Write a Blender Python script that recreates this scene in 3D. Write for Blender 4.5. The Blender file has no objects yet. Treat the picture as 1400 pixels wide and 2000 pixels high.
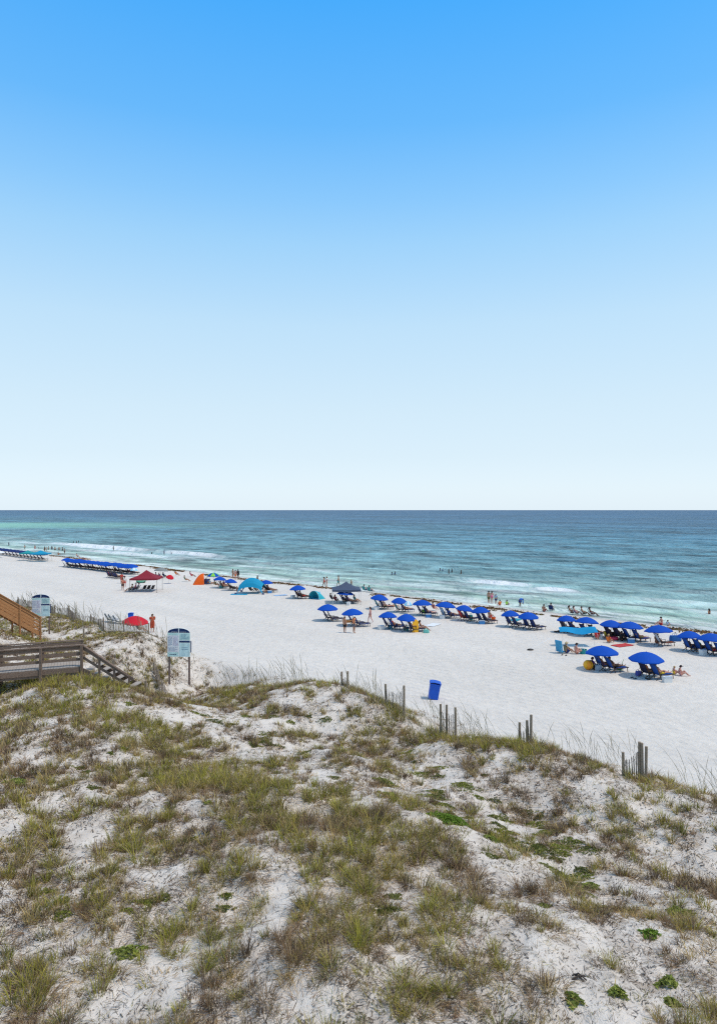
import bpy, math, random
import numpy as np
from mathutils import Vector, Matrix
random.seed(7)
rng = np.random.default_rng(11)
R = math.radians
scene = bpy.context.scene
COL = scene.collection

# ------------------------------------------------------------------ camera
H = 12.0            # eye height above the beach
F = 1300.0          # focal length in photograph pixels (2000 px tall)
cam_d = bpy.data.cameras.new("camera")
cam = bpy.data.objects.new("camera", cam_d)
COL.objects.link(cam)
cam.location = (0, 0, H)
cam.rotation_euler = (R(90), 0, 0)
cam_d.sensor_fit = 'VERTICAL'
cam_d.sensor_height = 36.0
cam_d.lens = 36.0 * F / 2000.0
cam_d.shift_y = -0.002
cam_d.clip_start = 0.1
cam_d.clip_end = 60000
scene.camera = cam

# ------------------------------------------------------------------ world and sun
SUN_EL, SUN_AZ = 62.0, 108.0      # azimuth clockwise from +Y (view direction)
w = bpy.data.worlds.new("World")
scene.world = w
w.use_nodes = True
nt = w.node_tree
nt.nodes.clear()
N = nt.nodes.new
sky = N('ShaderNodeTexSky'); sky.sky_type = 'NISHITA'; sky.sun_disc = False
sky.sun_elevation = R(SUN_EL); sky.sun_rotation = R(SUN_AZ)
sky.altitude = 0; sky.air_density = 1.0; sky.dust_density = 1.0; sky.ozone_density = 1.0
tc = N('ShaderNodeTexCoord'); sep = N('ShaderNodeSeparateXYZ')
nt.links.new(tc.outputs['Generated'], sep.inputs[0])
# hazy summer sky: physical sky blended with the measured clear-to-milky gradient by elevation (sine)
def sky_ramp(stops):
    r = N('ShaderNodeValToRGB'); nt.links.new(sep.outputs['Z'], r.inputs[0])
    el = r.color_ramp.elements
    while len(el) > 1: el.remove(el[-1])
    el[0].position = stops[0][0]; el[0].color = (*stops[0][1], 1)
    for p, c in stops[1:]:
        e = el.new(p); e.color = (*c, 1)
    return r
SKY = [(0.0,(.80,.915,.985)),(0.03,(.785,.91,.98)),(0.08,(.72,.875,.975)),(0.15,(.66,.845,.975)),(0.265,(.535,.775,.98)),
       (0.37,(.36,.67,.99)),(0.42,(.265,.60,1.0)),(0.50,(.145,.50,1.0)),(0.61,(.070,.425,1.0)),(0.70,(.075,.36,.90)),(0.85,(.48,.52,.58)),(1.0,(.60,.60,.58))]
NISH = [(0.0,(.53,.51,.40)),(0.03,(.54,.55,.46)),(0.08,(.52,.62,.63)),(0.15,(.41,.56,.69)),(0.265,(.285,.42,.62)),
        (0.37,(.232,.35,.557)),(0.42,(.215,.325,.53)),(0.50,(.20,.30,.50)),(0.61,(.187,.283,.48)),(0.70,(.19,.28,.47)),(0.85,(.24,.33,.5)),(1.0,(.3,.4,.6))]
r1 = sky_ramp(SKY)
r2 = sky_ramp([(p, tuple(a / b / 2.6 for a, b in zip(c, NISH[i][1]))) for i, (p, c) in enumerate(SKY)])
mul = N('ShaderNodeMix'); mul.data_type = 'RGBA'; mul.blend_type = 'MULTIPLY'; mul.inputs['Factor'].default_value = 1.0
nt.links.new(sky.outputs[0], mul.inputs['A']); nt.links.new(r2.outputs[0], mul.inputs['B'])
SKY_STR = 0.12
sc1 = N('ShaderNodeVectorMath'); sc1.operation = 'SCALE'; sc1.inputs['Scale'].default_value = 2.6
nt.links.new(mul.outputs['Result'], sc1.inputs[0])
sc2 = N('ShaderNodeVectorMath'); sc2.operation = 'SCALE'; sc2.inputs['Scale'].default_value = 1.0 / SKY_STR
nt.links.new(r1.outputs[0], sc2.inputs[0])
mx = N('ShaderNodeMix'); mx.data_type = 'RGBA'; mx.inputs['Factor'].default_value = 0.88
nt.links.new(sc1.outputs[0], mx.inputs['A']); nt.links.new(sc2.outputs[0], mx.inputs['B'])
bg = N('ShaderNodeBackground'); bg.inputs[1].default_value = SKY_STR
nt.links.new(mx.outputs['Result'], bg.inputs[0])
out = N('ShaderNodeOutputWorld'); nt.links.new(bg.outputs[0], out.inputs[0])

sun_d = bpy.data.lights.new("sun", 'SUN'); sun = bpy.data.objects.new("sun", sun_d)
COL.objects.link(sun)
sun_d.energy = 2.5; sun_d.angle = R(3.0); sun_d.color = (1.0, 0.93, 0.83)
sdir = Vector((math.sin(R(SUN_AZ))*math.cos(R(SUN_EL)), math.cos(R(SUN_AZ))*math.cos(R(SUN_EL)), math.sin(R(SUN_EL))))
sun.rotation_euler = sdir.to_track_quat('Z', 'Y').to_euler()
scene.view_settings.view_transform = 'Standard'
scene.view_settings.look = 'None'
scene.view_settings.gamma = 1.0
scene.view_settings.exposure = 0.0
scene.cycles.use_denoising = False
scene.render.filter_size = 1.2
scene.cycles.filter_width = 1.2
scene.render.resolution_x = 716; scene.render.resolution_y = 1024

# ------------------------------------------------------------------ helpers: noise, terrain, placing
def _hash(ix, iy, seed):
    h = (ix.astype(np.int64) * 374761393 + iy.astype(np.int64) * 668265263 + seed * 1442695041) & 0xFFFFFFFF
    h = ((h ^ (h >> 13)) * 1274126177) & 0xFFFFFFFF
    h = h ^ (h >> 16)
    return (h & 0xFFFFFF) / float(0xFFFFFF)

def vnoise(x, y, seed=0):
    x = np.asarray(x, float); y = np.asarray(y, float)
    ix = np.floor(x); iy = np.floor(y); fx = x - ix; fy = y - iy
    u = fx * fx * (3 - 2 * fx); v = fy * fy * (3 - 2 * fy)
    a = _hash(ix, iy, seed); b = _hash(ix + 1, iy, seed); c = _hash(ix, iy + 1, seed); d = _hash(ix + 1, iy + 1, seed)
    return (a * (1 - u) + b * u) * (1 - v) + (c * (1 - u) + d * u) * v

def fbm(x, y, seed=0, octs=4, gain=0.5):
    t = 0; amp = 1; tot = 0
    for k in range(octs):
        t = t + amp * vnoise(x * 2 ** k + 17.3 * k, y * 2 ** k - 9.1 * k, seed + k); tot += amp; amp *= gain
    return t / tot

def st(x, y):      # s: metres seaward of the waterline, t: metres along the shore
    return .6914 * x + .7225 * y - 74.4, -.7225 * x + .6914 * y

_S = np.linspace(-400, 400, 8001)
_P = np.interp(_S, [-400, -90, -75, -66, -62.5, -60, -57.5, -54.5, -51.6, -50.2, -48.8, -46.5, -43, -36, -20, -6, 0, 6, 30, 400],
               [3.6, 3.6, 3.5, 3.3, 3.35, 3.0, 2.35, 2.2, 2.85, 2.9, 2.35, 1.1, .45, .2, .05, -.05, -.3, -.75, -2.0, -8])
_k = np.exp(-np.linspace(-2.2, 2.2, 17) ** 2); _k /= _k.sum()
_P = np.convolve(np.pad(_P, 8, mode='edge'), _k, 'valid')

def smooth(a, b, x):
    q = np.clip((x - a) / (b - a), 0, 1); return q * q * (3 - 2 * q)

CT = [6.66, 7.66, 8.66, 9.66, 10.66, 11.66, 12.66, 13.66, 14.66, 15.66, 16.66, 17.66, 18.66, 19.66, 20.66, 21.66, 22.66, 23.66, 24.66, 25.66, 26.66, 27.66, 28.66, 29.66, 30.66, 31.66, 32.66, 33.66, 34.66, 35.66, 36.66, 37.66, 38.66, 39.66, 40.66, 41.66, 42.66, 43.66, 44.66, 45.66, 46.66, 47.66, 48.66, 49.66, 50.66, 51.66, 52.66, 53.66, 54.66, 55.66, 56.66, 57.66, 58.66, 59.66, 60.66, 61.66, 62.66, 63.66, 64.66, 65.66, 66.66, 67.66, 68.66, 69.66, 70.66, 71.66, 72.66, 73.66]
CZ = [-0.35, -0.35, -0.35, -0.35, -0.35, -0.35, -0.34, -0.32, -0.4, -0.58, -0.77, -0.94, -1.05, -1.0, -0.7, -0.37, -0.2, -0.17, -0.22, -0.29, -0.38, -0.53, -0.73, -0.95, -1.16, -1.38, -1.6, -1.78, -1.88, -1.9, -1.9, -1.9, -1.9, -1.87, -1.65, -1.1, -0.41, 0.04, 0.18, 0.2, 0.18, 0.1, -0.05, -0.2, -0.33, -0.38, -0.34, -0.28, -0.22, -0.17, -0.14, -0.14, -0.14, -0.15, -0.16, -0.17, -0.21, -0.24, -0.28, -0.32, -0.38, -0.49, -0.67, -0.89, -1.1, -1.32, -1.53, -1.72]
def terr(x, y):
    x = np.asarray(x, float); y = np.asarray(y, float)
    s, t = st(x, y)
    sw = s + 1.3 * (fbm(t * .12, s * .05, 5, 2) - .5) * smooth(-40, -46, s)
    z = np.interp(sw, _S, _P)
    dune = smooth(-45, -50, s)
    path = np.exp(-((t - 38.2) / 2.6) ** 2) * smooth(-58, -52, s) * dune      # beach access dip
    z = z - 1.35 * path
    n = (fbm(x * .16, y * .16, 21, 3) - .5) * 1.15 + (fbm(x * .5, y * .5, 31, 3) - .5) * .42 + (fbm(x * 1.7, y * 1.7, 41, 4, .6) - .5) * .24
    z = z + dune * n * (1 - .45 * path)
    z = z + np.interp(t, CT, CZ) * smooth(-57, -52.5, s) * smooth(-46, -49, s)      # crest height along the shore
    z = z + 1.0 * np.exp(-((x + 25.5) / 4.0) ** 2 - ((y - 45.5) / 2.6) ** 2)
    z = z + .55 * np.exp(-((x + 12.5) / 4.0) ** 2 - ((y - 31.3) / 2.2) ** 2)
    z = z + smooth(-44, -40, s) * smooth(-1, -6, s) * ((fbm(x * .35, y * .35, 51, 3) - .5) * .10)
    return z

def ground(px, py):     # where the ray through a photograph point meets the sand
    a = (px - 700) / F; b = (py - 997) / F
    y = H / max(b, 1e-4)
    for _ in range(30):
        z = max(float(terr(a * y, y)), -9); y += 0.7 * ((H - z) / b - y)
    return a * y, y, float(terr(a * y, y))

def hang(px, py, h):    # same, for a point h metres above the sand
    a = (px - 700) / F; b = (py - 997) / F
    y = (H - h) / b
    for _ in range(30):
        z = float(terr(a * y, y)); y += 0.7 * ((H - h - z) / b - y)
    return a * y, y, float(terr(a * y, y))

def on_s(px, s):        # the column px where it crosses the line s
    a = (px - 700) / F; y = (74.4 + s) / (.7225 + .6914 * a)
    return a * y, y, float(terr(a * y, y))

SEA = math.atan2(.7225, .6914)         # heading straight to the sea
SHN = Vector((.6914, .7225, 0)); SHT = Vector((.7225, -.6914, 0))   # seaward; along the shore towards the camera side

# ------------------------------------------------------------------ materials
MATS = {}
def mat(name, col, rough=.8, var=.12, scale=6.0, metal=0, spec=.3, bump=0, trans=0):
    if name in MATS: return MATS[name]
    m = bpy.data.materials.new(name); m.use_nodes = True
    t = m.node_tree; b = t.nodes['Principled BSDF']
    b.inputs['Roughness'].default_value = rough; b.inputs['Metallic'].default_value = metal
    b.inputs['Specular IOR Level'].default_value = spec
    no = t.nodes.new('ShaderNodeTexNoise'); no.inputs['Scale'].default_value = scale; no.inputs['Detail'].default_value = 5
    tcn = t.nodes.new('ShaderNodeTexCoord'); t.links.new(tcn.outputs['Object'], no.inputs['Vector'])
    mp = t.nodes.new('ShaderNodeMapRange')
    mp.inputs['To Min'].default_value = 1 - var; mp.inputs['To Max'].default_value = 1 + var
    mp.inputs['From Min'].default_value = .3; mp.inputs['From Max'].default_value = .7
    t.links.new(no.outputs['Fac'], mp.inputs['Value'])
    sc = t.nodes.new('ShaderNodeVectorMath'); sc.operation = 'SCALE'; sc.inputs[0].default_value = col
    t.links.new(mp.outputs['Result'], sc.inputs['Scale'])
    t.links.new(sc.outputs[0], b.inputs['Base Color'])
    if bump:
        bp = t.nodes.new('ShaderNodeBump'); bp.inputs['Strength'].default_value = bump; bp.inputs['Distance'].default_value = .02
        t.links.new(no.outputs['Fac'], bp.inputs['Height']); t.links.new(bp.outputs[0], b.inputs['Normal'])
    if trans:
        tr = t.nodes.new('ShaderNodeBsdfTranslucent'); t.links.new(sc.outputs[0], tr.inputs[0])
        ms = t.nodes.new('ShaderNodeMixShader'); ms.inputs[0].default_value = trans
        o = t.nodes['Material Output']
        t.links.new(b.outputs[0], ms.inputs[1]); t.links.new(tr.outputs[0], ms.inputs[2]); t.links.new(ms.outputs[0], o.inputs[0])
    MATS[name] = m; return m

def attr_mat(name, rough=.85, spec=.2, trans=0.0, bump=None):
    m = bpy.data.materials.new(name); m.use_nodes = True; t = m.node_tree; b = t.nodes['Principled BSDF']
    at = t.nodes.new('ShaderNodeAttribute'); at.attribute_name = 'Col'
    t.links.new(at.outputs['Color'], b.inputs['Base Color'])
    b.inputs['Roughness'].default_value = rough; b.inputs['Specular IOR Level'].default_value = spec
    if trans:
        tr = t.nodes.new('ShaderNodeBsdfTranslucent'); t.links.new(at.outputs['Color'], tr.inputs[0])
        ms = t.nodes.new('ShaderNodeMixShader'); ms.inputs[0].default_value = trans; o = t.nodes['Material Output']
        t.links.new(b.outputs[0], ms.inputs[1]); t.links.new(tr.outputs[0], ms.inputs[2]); t.links.new(ms.outputs[0], o.inputs[0])
    return m

# ------------------------------------------------------------------ object helpers
def tag(o, label=None, cat=None, group=None, kind=None):
    if label: o['label'] = label
    if cat: o['category'] = cat
    if group: o['group'] = group
    if kind: o['kind'] = kind
    return o

def np_mesh(name, V, faces, m=None, cols=None, smooth_=True):
    """faces: list of (n,k) int arrays"""
    me = bpy.data.meshes.new(name)
    V = np.asarray(V, np.float32)
    me.vertices.add(len(V)); me.vertices.foreach_set('co', V.ravel())
    li = np.concatenate([f.ravel() for f in faces]).astype(np.int32)
    ls = np.concatenate([np.full(len(f), f.shape[1]) for f in faces])
    st_ = np.concatenate([[0], np.cumsum(ls)[:-1]]).astype(np.int32)
    me.loops.add(len(li)); me.loops.foreach_set('vertex_index', li)
    me.polygons.add(len(ls)); me.polygons.foreach_set('loop_start', st_)
    me.polygons.foreach_set('use_smooth', np.full(len(ls), smooth_))
    if cols is not None:
        a = me.color_attributes.new('Col', 'FLOAT_COLOR', 'POINT')
        c = np.ones((len(V), 4), np.float32); c[:, :3] = cols; a.data.foreach_set('color', c.ravel())
    me.update(calc_edges=True); me.validate()
    if m: me.materials.append(m)
    return me

def link(name, me, parent=None, m=None):
    o = bpy.data.objects.new(name, me); COL.objects.link(o)
    if parent: o.parent = parent
    if m is not None and me.materials:
        o.material_slots[0].link = 'OBJECT'; o.material_slots[0].material = m
    return o

def empty(name, loc, rz=0, rx=0, ry=0, s=1.0):
    o = bpy.data.objects.new(name, None); COL.objects.link(o); o.empty_display_size = .2
    o.location = loc; o.rotation_euler = (rx, ry, rz); o.scale = (s, s, s); return o

class MB:
    def __init__(self): self.v = []; self.f = []
    def add(self, vs, fs):
        n = len(self.v); self.v += [tuple(p) for p in vs]; self.f += [tuple(i + n for i in f) for f in fs]; return self
    def box(self, c, size, rot=None, taper=1.0):
        x, y, z = size[0] / 2, size[1] / 2, size[2] / 2
        P = [Vector((sx * x * (taper if sz > 0 else 1), sy * y * (taper if sz > 0 else 1), sz * z)) for sz in (-1, 1) for sy in (-1, 1) for sx in (-1, 1)]
        if rot is not None: P = [rot @ p for p in P]
        c = Vector(c)
        return self.add([p + c for p in P], [(0, 2, 3, 1), (4, 5, 7, 6), (0, 1, 5, 4), (2, 6, 7, 3), (0, 4, 6, 2), (1, 3, 7, 5)])
    def bar(self, a, b, wd, th=None, up=(0, 0, 1)):
        a = Vector(a); b = Vector(b); d = (b - a); L = d.length
        if L < 1e-6: return self
        x = d / L; up = Vector(up)
        if abs(x.dot(up)) > .99: up = Vector((1, 0, 0))
        y = up.cross(x).normalized(); z = x.cross(y)
        return self.box((a + b) / 2, (L, wd, th or wd), Matrix((x, y, z)).transposed())
    def tube(self, pts, rad, n=6, caps=True):
        pts = [Vector(p) for p in pts]
        if not isinstance(rad, (list, tuple)): rad = [rad] * len(pts)
        vs = []; 
        for i, p in enumerate(pts):
            d = (pts[min(i + 1, len(pts) - 1)] - pts[max(i - 1, 0)]).normalized()
            u = d.cross(Vector((0, 0, 1))); u = u if u.length > .1 else d.cross(Vector((1, 0, 0))); u.normalize(); w_ = d.cross(u)
            for k in range(n):
                q = 2 * math.pi * k / n; vs.append(p + rad[i] * (math.cos(q) * u + math.sin(q) * w_))
        fs = [(i * n + k, i * n + (k + 1) % n, (i + 1) * n + (k + 1) % n, (i + 1) * n + k) for i in range(len(pts) - 1) for k in range(n)]
        if caps: fs += [tuple(range(n))[::-1], tuple((len(pts) - 1) * n + k for k in range(n))]
        return self.add(vs, fs)
    def lathe(self, prof, n=16, c=(0, 0, 0)):
        vs = []; c = Vector(c)
        for r, z in prof:
            for k in range(n):
                q = 2 * math.pi * k / n; vs.append(c + Vector((r * math.cos(q), r * math.sin(q), z)))
        m_ = len(prof)
        fs = [(i * n + k, i * n + (k + 1) % n, (i + 1) * n + (k + 1) % n, (i + 1) * n + k) for i in range(m_ - 1) for k in range(n)]
        if prof[0][0] > 1e-4: fs.append(tuple(range(n))[::-1])
        if prof[-1][0] > 1e-4: fs.append(tuple((m_ - 1) * n + k for k in range(n)))
        return self.add(vs, fs)
    def sheet(self, grid, th):
        """grid[i][j] of points -> closed sheet of thickness th"""
        a = len(grid); b = len(grid[0]); G = [[Vector(p) for p in r] for r in grid]
        top = []; bot = []
        for i in range(a):
            for j in range(b):
                du = G[min(i + 1, a - 1)][j] - G[max(i - 1, 0)][j]; dv = G[i][min(j + 1, b - 1)] - G[i][max(j - 1, 0)]
                n = du.cross(dv); n = n.normalized() if n.length > 1e-9 else Vector((0, 0, 1))
                top.append(G[i][j] + n * th / 2); bot.append(G[i][j] - n * th / 2)
        o = a * b; fs = []
        for i in range(a - 1):
            for j in range(b - 1):
                p, q, r, s_ = i * b + j, (i + 1) * b + j, (i + 1) * b + j + 1, i * b + j + 1
                fs += [(p, q, r, s_), (o + s_, o + r, o + q, o + p)]
        for i in range(a - 1):
            p, q = i * b, (i + 1) * b; fs.append((p, o + p, o + q, q))
            p, q = i * b + b - 1, (i + 1) * b + b - 1; fs.append((p, q, o + q, o + p))
        for j in range(b - 1):
            p, q = j, j + 1; fs.append((p, q, o + q, o + p))
            p, q = (a - 1) * b + j, (a - 1) * b + j + 1; fs.append((p, o + p, o + q, q))
        return self.add(top + bot, fs)
    def mesh(self, name, m, sm=False):
        me = bpy.data.meshes.new(name); me.from_pydata(self.v, [], self.f); me.materials.append(m)
        if sm: me.polygons.foreach_set('use_smooth', [True] * len(me.polygons))
        me.update(); return me
    def build(self, name, m, parent=None, sm=False):
        return link(name, self.mesh(name, m, sm), parent)

# ------------------------------------------------------------------ sand: one sheet to behind the camera and under the sea
def sand_material():
    m = bpy.data.materials.new('sand'); m.use_nodes = True; t = m.node_tree; b = t.nodes['Principled BSDF']; L = t.links.new
    Nn = t.nodes.new
    b.inputs['Specular IOR Level'].default_value = .25
    wt = Nn('ShaderNodeAttribute'); wt.attribute_name = 'Wet'; wr_ = Nn('ShaderNodeMapRange'); wr_.inputs['To Min'].default_value = .95; wr_.inputs['To Max'].default_value = .22; L(wt.outputs['Fac'], wr_.inputs['Value']); L(wr_.outputs[0], b.inputs['Roughness'])
    at = Nn('ShaderNodeAttribute'); at.attribute_name = 'Col'
    geo = Nn('ShaderNodeNewGeometry')
    def noise(sc, det=4, rough=.6, vec=None):
        n = Nn('ShaderNodeTexNoise'); n.inputs['Scale'].default_value = sc; n.inputs['Detail'].default_value = det; n.inputs['Roughness'].default_value = rough
        L(vec or geo.outputs['Position'], n.inputs['Vector']); return n
    n1 = noise(1.4, 8, .65)
    mp = Nn('ShaderNodeMapRange'); mp.inputs['From Min'].default_value = .3; mp.inputs['From Max'].default_value = .7
    mp.inputs['To Min'].default_value = .93; mp.inputs['To Max'].default_value = 1.07; L(n1.outputs['Fac'], mp.inputs['Value'])
    sc = Nn('ShaderNodeVectorMath'); sc.operation = 'SCALE'; L(at.outputs['Color'], sc.inputs[0]); L(mp.outputs['Result'], sc.inputs['Scale'])
    L(sc.outputs[0], b.inputs['Base Color'])
    # footprints and raked tracks along the beach
    mapn = Nn('ShaderNodeMapping'); mapn.inputs['Rotation'].default_value = (0, 0, -SEA); mapn.inputs['Scale'].default_value = (1.6, .22, 1)
    L(geo.outputs['Position'], mapn.inputs['Vector'])
    n2 = noise(1.0, 5, .6, mapn.outputs[0])
    n3 = noise(2.6, 6, .7)
    vor = Nn('ShaderNodeTexVoronoi'); vor.inputs['Scale'].default_value = 2.1; vor.feature = 'SMOOTH_F1'; L(geo.outputs['Position'], vor.inputs['Vector'])
    mt = Nn('ShaderNodeMapping'); mt.inputs['Rotation'].default_value = (0, 0, -SEA); L(geo.outputs['Position'], mt.inputs['Vector'])
    wv = Nn('ShaderNodeTexWave'); wv.bands_direction = 'X'; wv.inputs['Scale'].default_value = .42; wv.inputs['Distortion'].default_value = 1.6; wv.inputs['Detail'].default_value = 3; wv.inputs['Detail Scale'].default_value = .6
    L(mt.outputs[0], wv.inputs['Vector'])
    mt2 = Nn('ShaderNodeMapping'); mt2.inputs['Rotation'].default_value = (0, 0, -SEA); mt2.inputs['Scale'].default_value = (.22, .03, 1); L(geo.outputs['Position'], mt2.inputs['Vector'])
    nm = noise(1.0, 3, .5, mt2.outputs[0]); mm = Nn('ShaderNodeMapRange'); mm.inputs['From Min'].default_value = .45; mm.inputs['From Max'].default_value = .62; L(nm.outputs['Fac'], mm.inputs['Value'])
    tk = Nn('ShaderNodeMath'); tk.operation = 'MULTIPLY'; L(wv.outputs['Fac'], tk.inputs[0]); L(mm.outputs[0], tk.inputs[1])
    a1 = Nn('ShaderNodeMath'); a1.operation = 'MULTIPLY_ADD'; a1.inputs[1].default_value = .8; L(n2.outputs['Fac'], a1.inputs[0]); L(n3.outputs['Fac'], a1.inputs[2])
    a2 = Nn('ShaderNodeMath'); a2.operation = 'MULTIPLY_ADD'; a2.inputs[1].default_value = .35; L(vor.outputs['Distance'], a2.inputs[0]); L(a1.outputs[0], a2.inputs[2])
    a3 = Nn('ShaderNodeMath'); a3.operation = 'MULTIPLY_ADD'; a3.inputs[1].default_value = .55; L(tk.outputs[0], a3.inputs[0]); L(a2.outputs[0], a3.inputs[2])
    bp = Nn('ShaderNodeBump'); bp.inputs['Strength'].default_value = .9; bp.inputs['Distance'].default_value = .14
    L(a3.outputs[0], bp.inputs['Height']); L(bp.outputs[0], b.inputs['Normal'])
    return m

def sand_cols(x, y, z):
    s, t = st(x, y)
    base = np.array([.69, .63, .56])
    c = np.ones((len(x), 3)) * base
    d = smooth(-45.5, -48.5, s)[:, None]
    c = c * (1 - d) + np.array([.73, .65, .565]) * d
    n = fbm(x * 1.1, y * 1.1, 61, 5, .6)
    n2 = fbm(x * 4.5, y * 4.5, 62, 4, .65)
    litter = np.clip((n - .38) * 3.2, 0, 1) * np.clip((n2 - .36) * 4.5, 0, 1)      # dead leaf litter in the dune sand
    lit = (litter[:, None]) * d * .52
    c = c * (1 - lit) + np.array([.26, .20, .15]) * lit
    bt = (fbm(t * .08, s * .35, 63, 4) - .5)[:, None] * (1 - d)
    c = c * (1 + .16 * bt)
    wet = smooth(-4.5, -1.0, s + 1.2 * (fbm(t * .08, s * .1, 71, 2) - .5))[:, None]
    wet2 = smooth(-2.6, -.9, s + 1.0 * (fbm(t * .10, s * .1, 71, 3) - .5))[:, None]
    c = c * (1 - .12 * wet) * (1 - .22 * wet2)
    return c

def grid_mesh(name, xs_a, ys, zfun, cfun, m):
    """fan grid: x = a*y"""
    A, Y = np.meshgrid(xs_a, ys); X = A * Y
    return X, Y

def fan(aN, yv, a0, a1, y0off=0):
    a = np.linspace(a0, a1, aN); A, Y = np.meshgrid(a, yv); X = A * (Y + y0off)
    n, k = len(yv), aN
    idx = np.arange(n * k).reshape(n, k)
    f = np.stack([idx[:-1, :-1], idx[:-1, 1:], idx[1:, 1:], idx[1:, :-1]], -1).reshape(-1, 4)
    return X.ravel(), Y.ravel(), f

yv = np.concatenate([np.linspace(-25, 6, 40)[:-1], np.geomspace(6, 70, 620)[:-1], np.geomspace(70, 420, 260)])
X, Y, fc = fan(760, yv, -1.05, 1.05, 45)
# keep lateral density where the picture looks: squeeze
Z = terr(X, Y)
SS0, TT0 = st(X, Y)
WET = smooth(-2.6, -.9, SS0 + 1.0 * (fbm(TT0 * .10, SS0 * .1, 71, 3) - .5))
sand_me = np_mesh('sand', np.stack([X, Y, Z], -1), [fc], sand_material(), sand_cols(X, Y, Z))
wa = sand_me.attributes.new('Wet', 'FLOAT', 'POINT'); wa.data.foreach_set('value', WET.astype(np.float32))
tag(link('sand', sand_me), 'white quartz sand of the beach and the dunes behind it', None, None, 'structure')
# sea bed and land beyond the fine sheet
mb = MB(); mb.box((0, 0, -60), (90000, 90000, 2)); tag(mb.build('terrain', mat('deep_bed', (.2, .3, .3))), 'sea bed far below the water', None, None, 'structure')

# ------------------------------------------------------------------ sea
def water_material():
    m = bpy.data.materials.new('water'); m.use_nodes = True; t = m.node_tree; b = t.nodes['Principled BSDF']; L = t.links.new; Nn = t.nodes.new
    at = Nn('ShaderNodeAttribute'); at.attribute_name = 'Col'
    geo = Nn('ShaderNodeNewGeometry')
    L(at.outputs['Color'], b.inputs['Base Color'])
    fo = Nn('ShaderNodeAttribute'); fo.attribute_name = 'Foam'
    rr = Nn('ShaderNodeMapRange'); rr.inputs['To Min'].default_value = .38; rr.inputs['To Max'].default_value = .9; L(fo.outputs['Fac'], rr.inputs['Value']); L(rr.outputs[0], b.inputs['Roughness'])
    b.inputs['IOR'].default_value = 1.33; b.inputs['Specular IOR Level'].default_value = .16
    hs = None
    for sc_, sy, amp, det in ((.055, 3.2, 2.6, 3), (.33, 2.4, .60, 4), (1.3, 2.0, .20, 5)):
        mp = Nn('ShaderNodeMapping'); mp.inputs['Rotation'].default_value = (0, 0, -SEA + .25); mp.inputs['Scale'].default_value = (sc_ * sy, sc_, sc_)
        L(geo.outputs['Position'], mp.inputs['Vector'])
        n = Nn('ShaderNodeTexNoise'); n.inputs['Scale'].default_value = 1; n.inputs['Detail'].default_value = det; n.inputs['Roughness'].default_value = .62
        n.inputs['Distortion'].default_value = .4
        L(mp.outputs[0], n.inputs['Vector'])
        mu = Nn('ShaderNodeMath'); mu.operation = 'MULTIPLY_ADD'; mu.inputs[1].default_value = amp; L(n.outputs['Fac'], mu.inputs[0])
        if hs: L(hs.outputs[0], mu.inputs[2])
        else: mu.inputs[2].default_value = 0
        hs = mu
    bp = Nn('ShaderNodeBump'); bp.inputs['Strength'].default_value = 1.0; bp.inputs['Distance'].default_value = .9
    L(hs.outputs[0], bp.inputs['Height']); L(bp.outputs[0], b.inputs['Normal'])
    return m

def shore_warp(t): return 1.6 * (fbm(t * .05, t * 0 + 3.0, 81, 3) - .5)

BREAKERS = [  # centre t, centre s, length along shore, width, height, foam
    (60, 23, 12, 1.6, .45, 1.0), (49, 21, 8, 1.4, .4, 1.0),
    (53, 12.5, 10, .9, .15, .45), (30, 19, 14, 1.2, .25, .35),
    (215, 26, 75, 2.6, .55, 1.0), (160, 27, 30, 2.0, .5, .9), (175, 15.5, 65, 1.8, .35, .75), (262, 20, 30, 1.6, .3, .6),
    (118, 21, 22, 1.2, .3, .25), (132, 33, 20, 1.6, .45, .12), (90, 37, 22, 1.5, .4, .08), (100, 47, 26, 1.7, .45, .05),
    (70, 12, 20, .9, .2, .3), (38, 9.5, 22, .8, .2, .2), (95, 9, 30, .8, .15, .25), (22, 27, 16, 1.4, .4, .1), (10, 17, 14, 1.0, .3, .2)]

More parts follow.
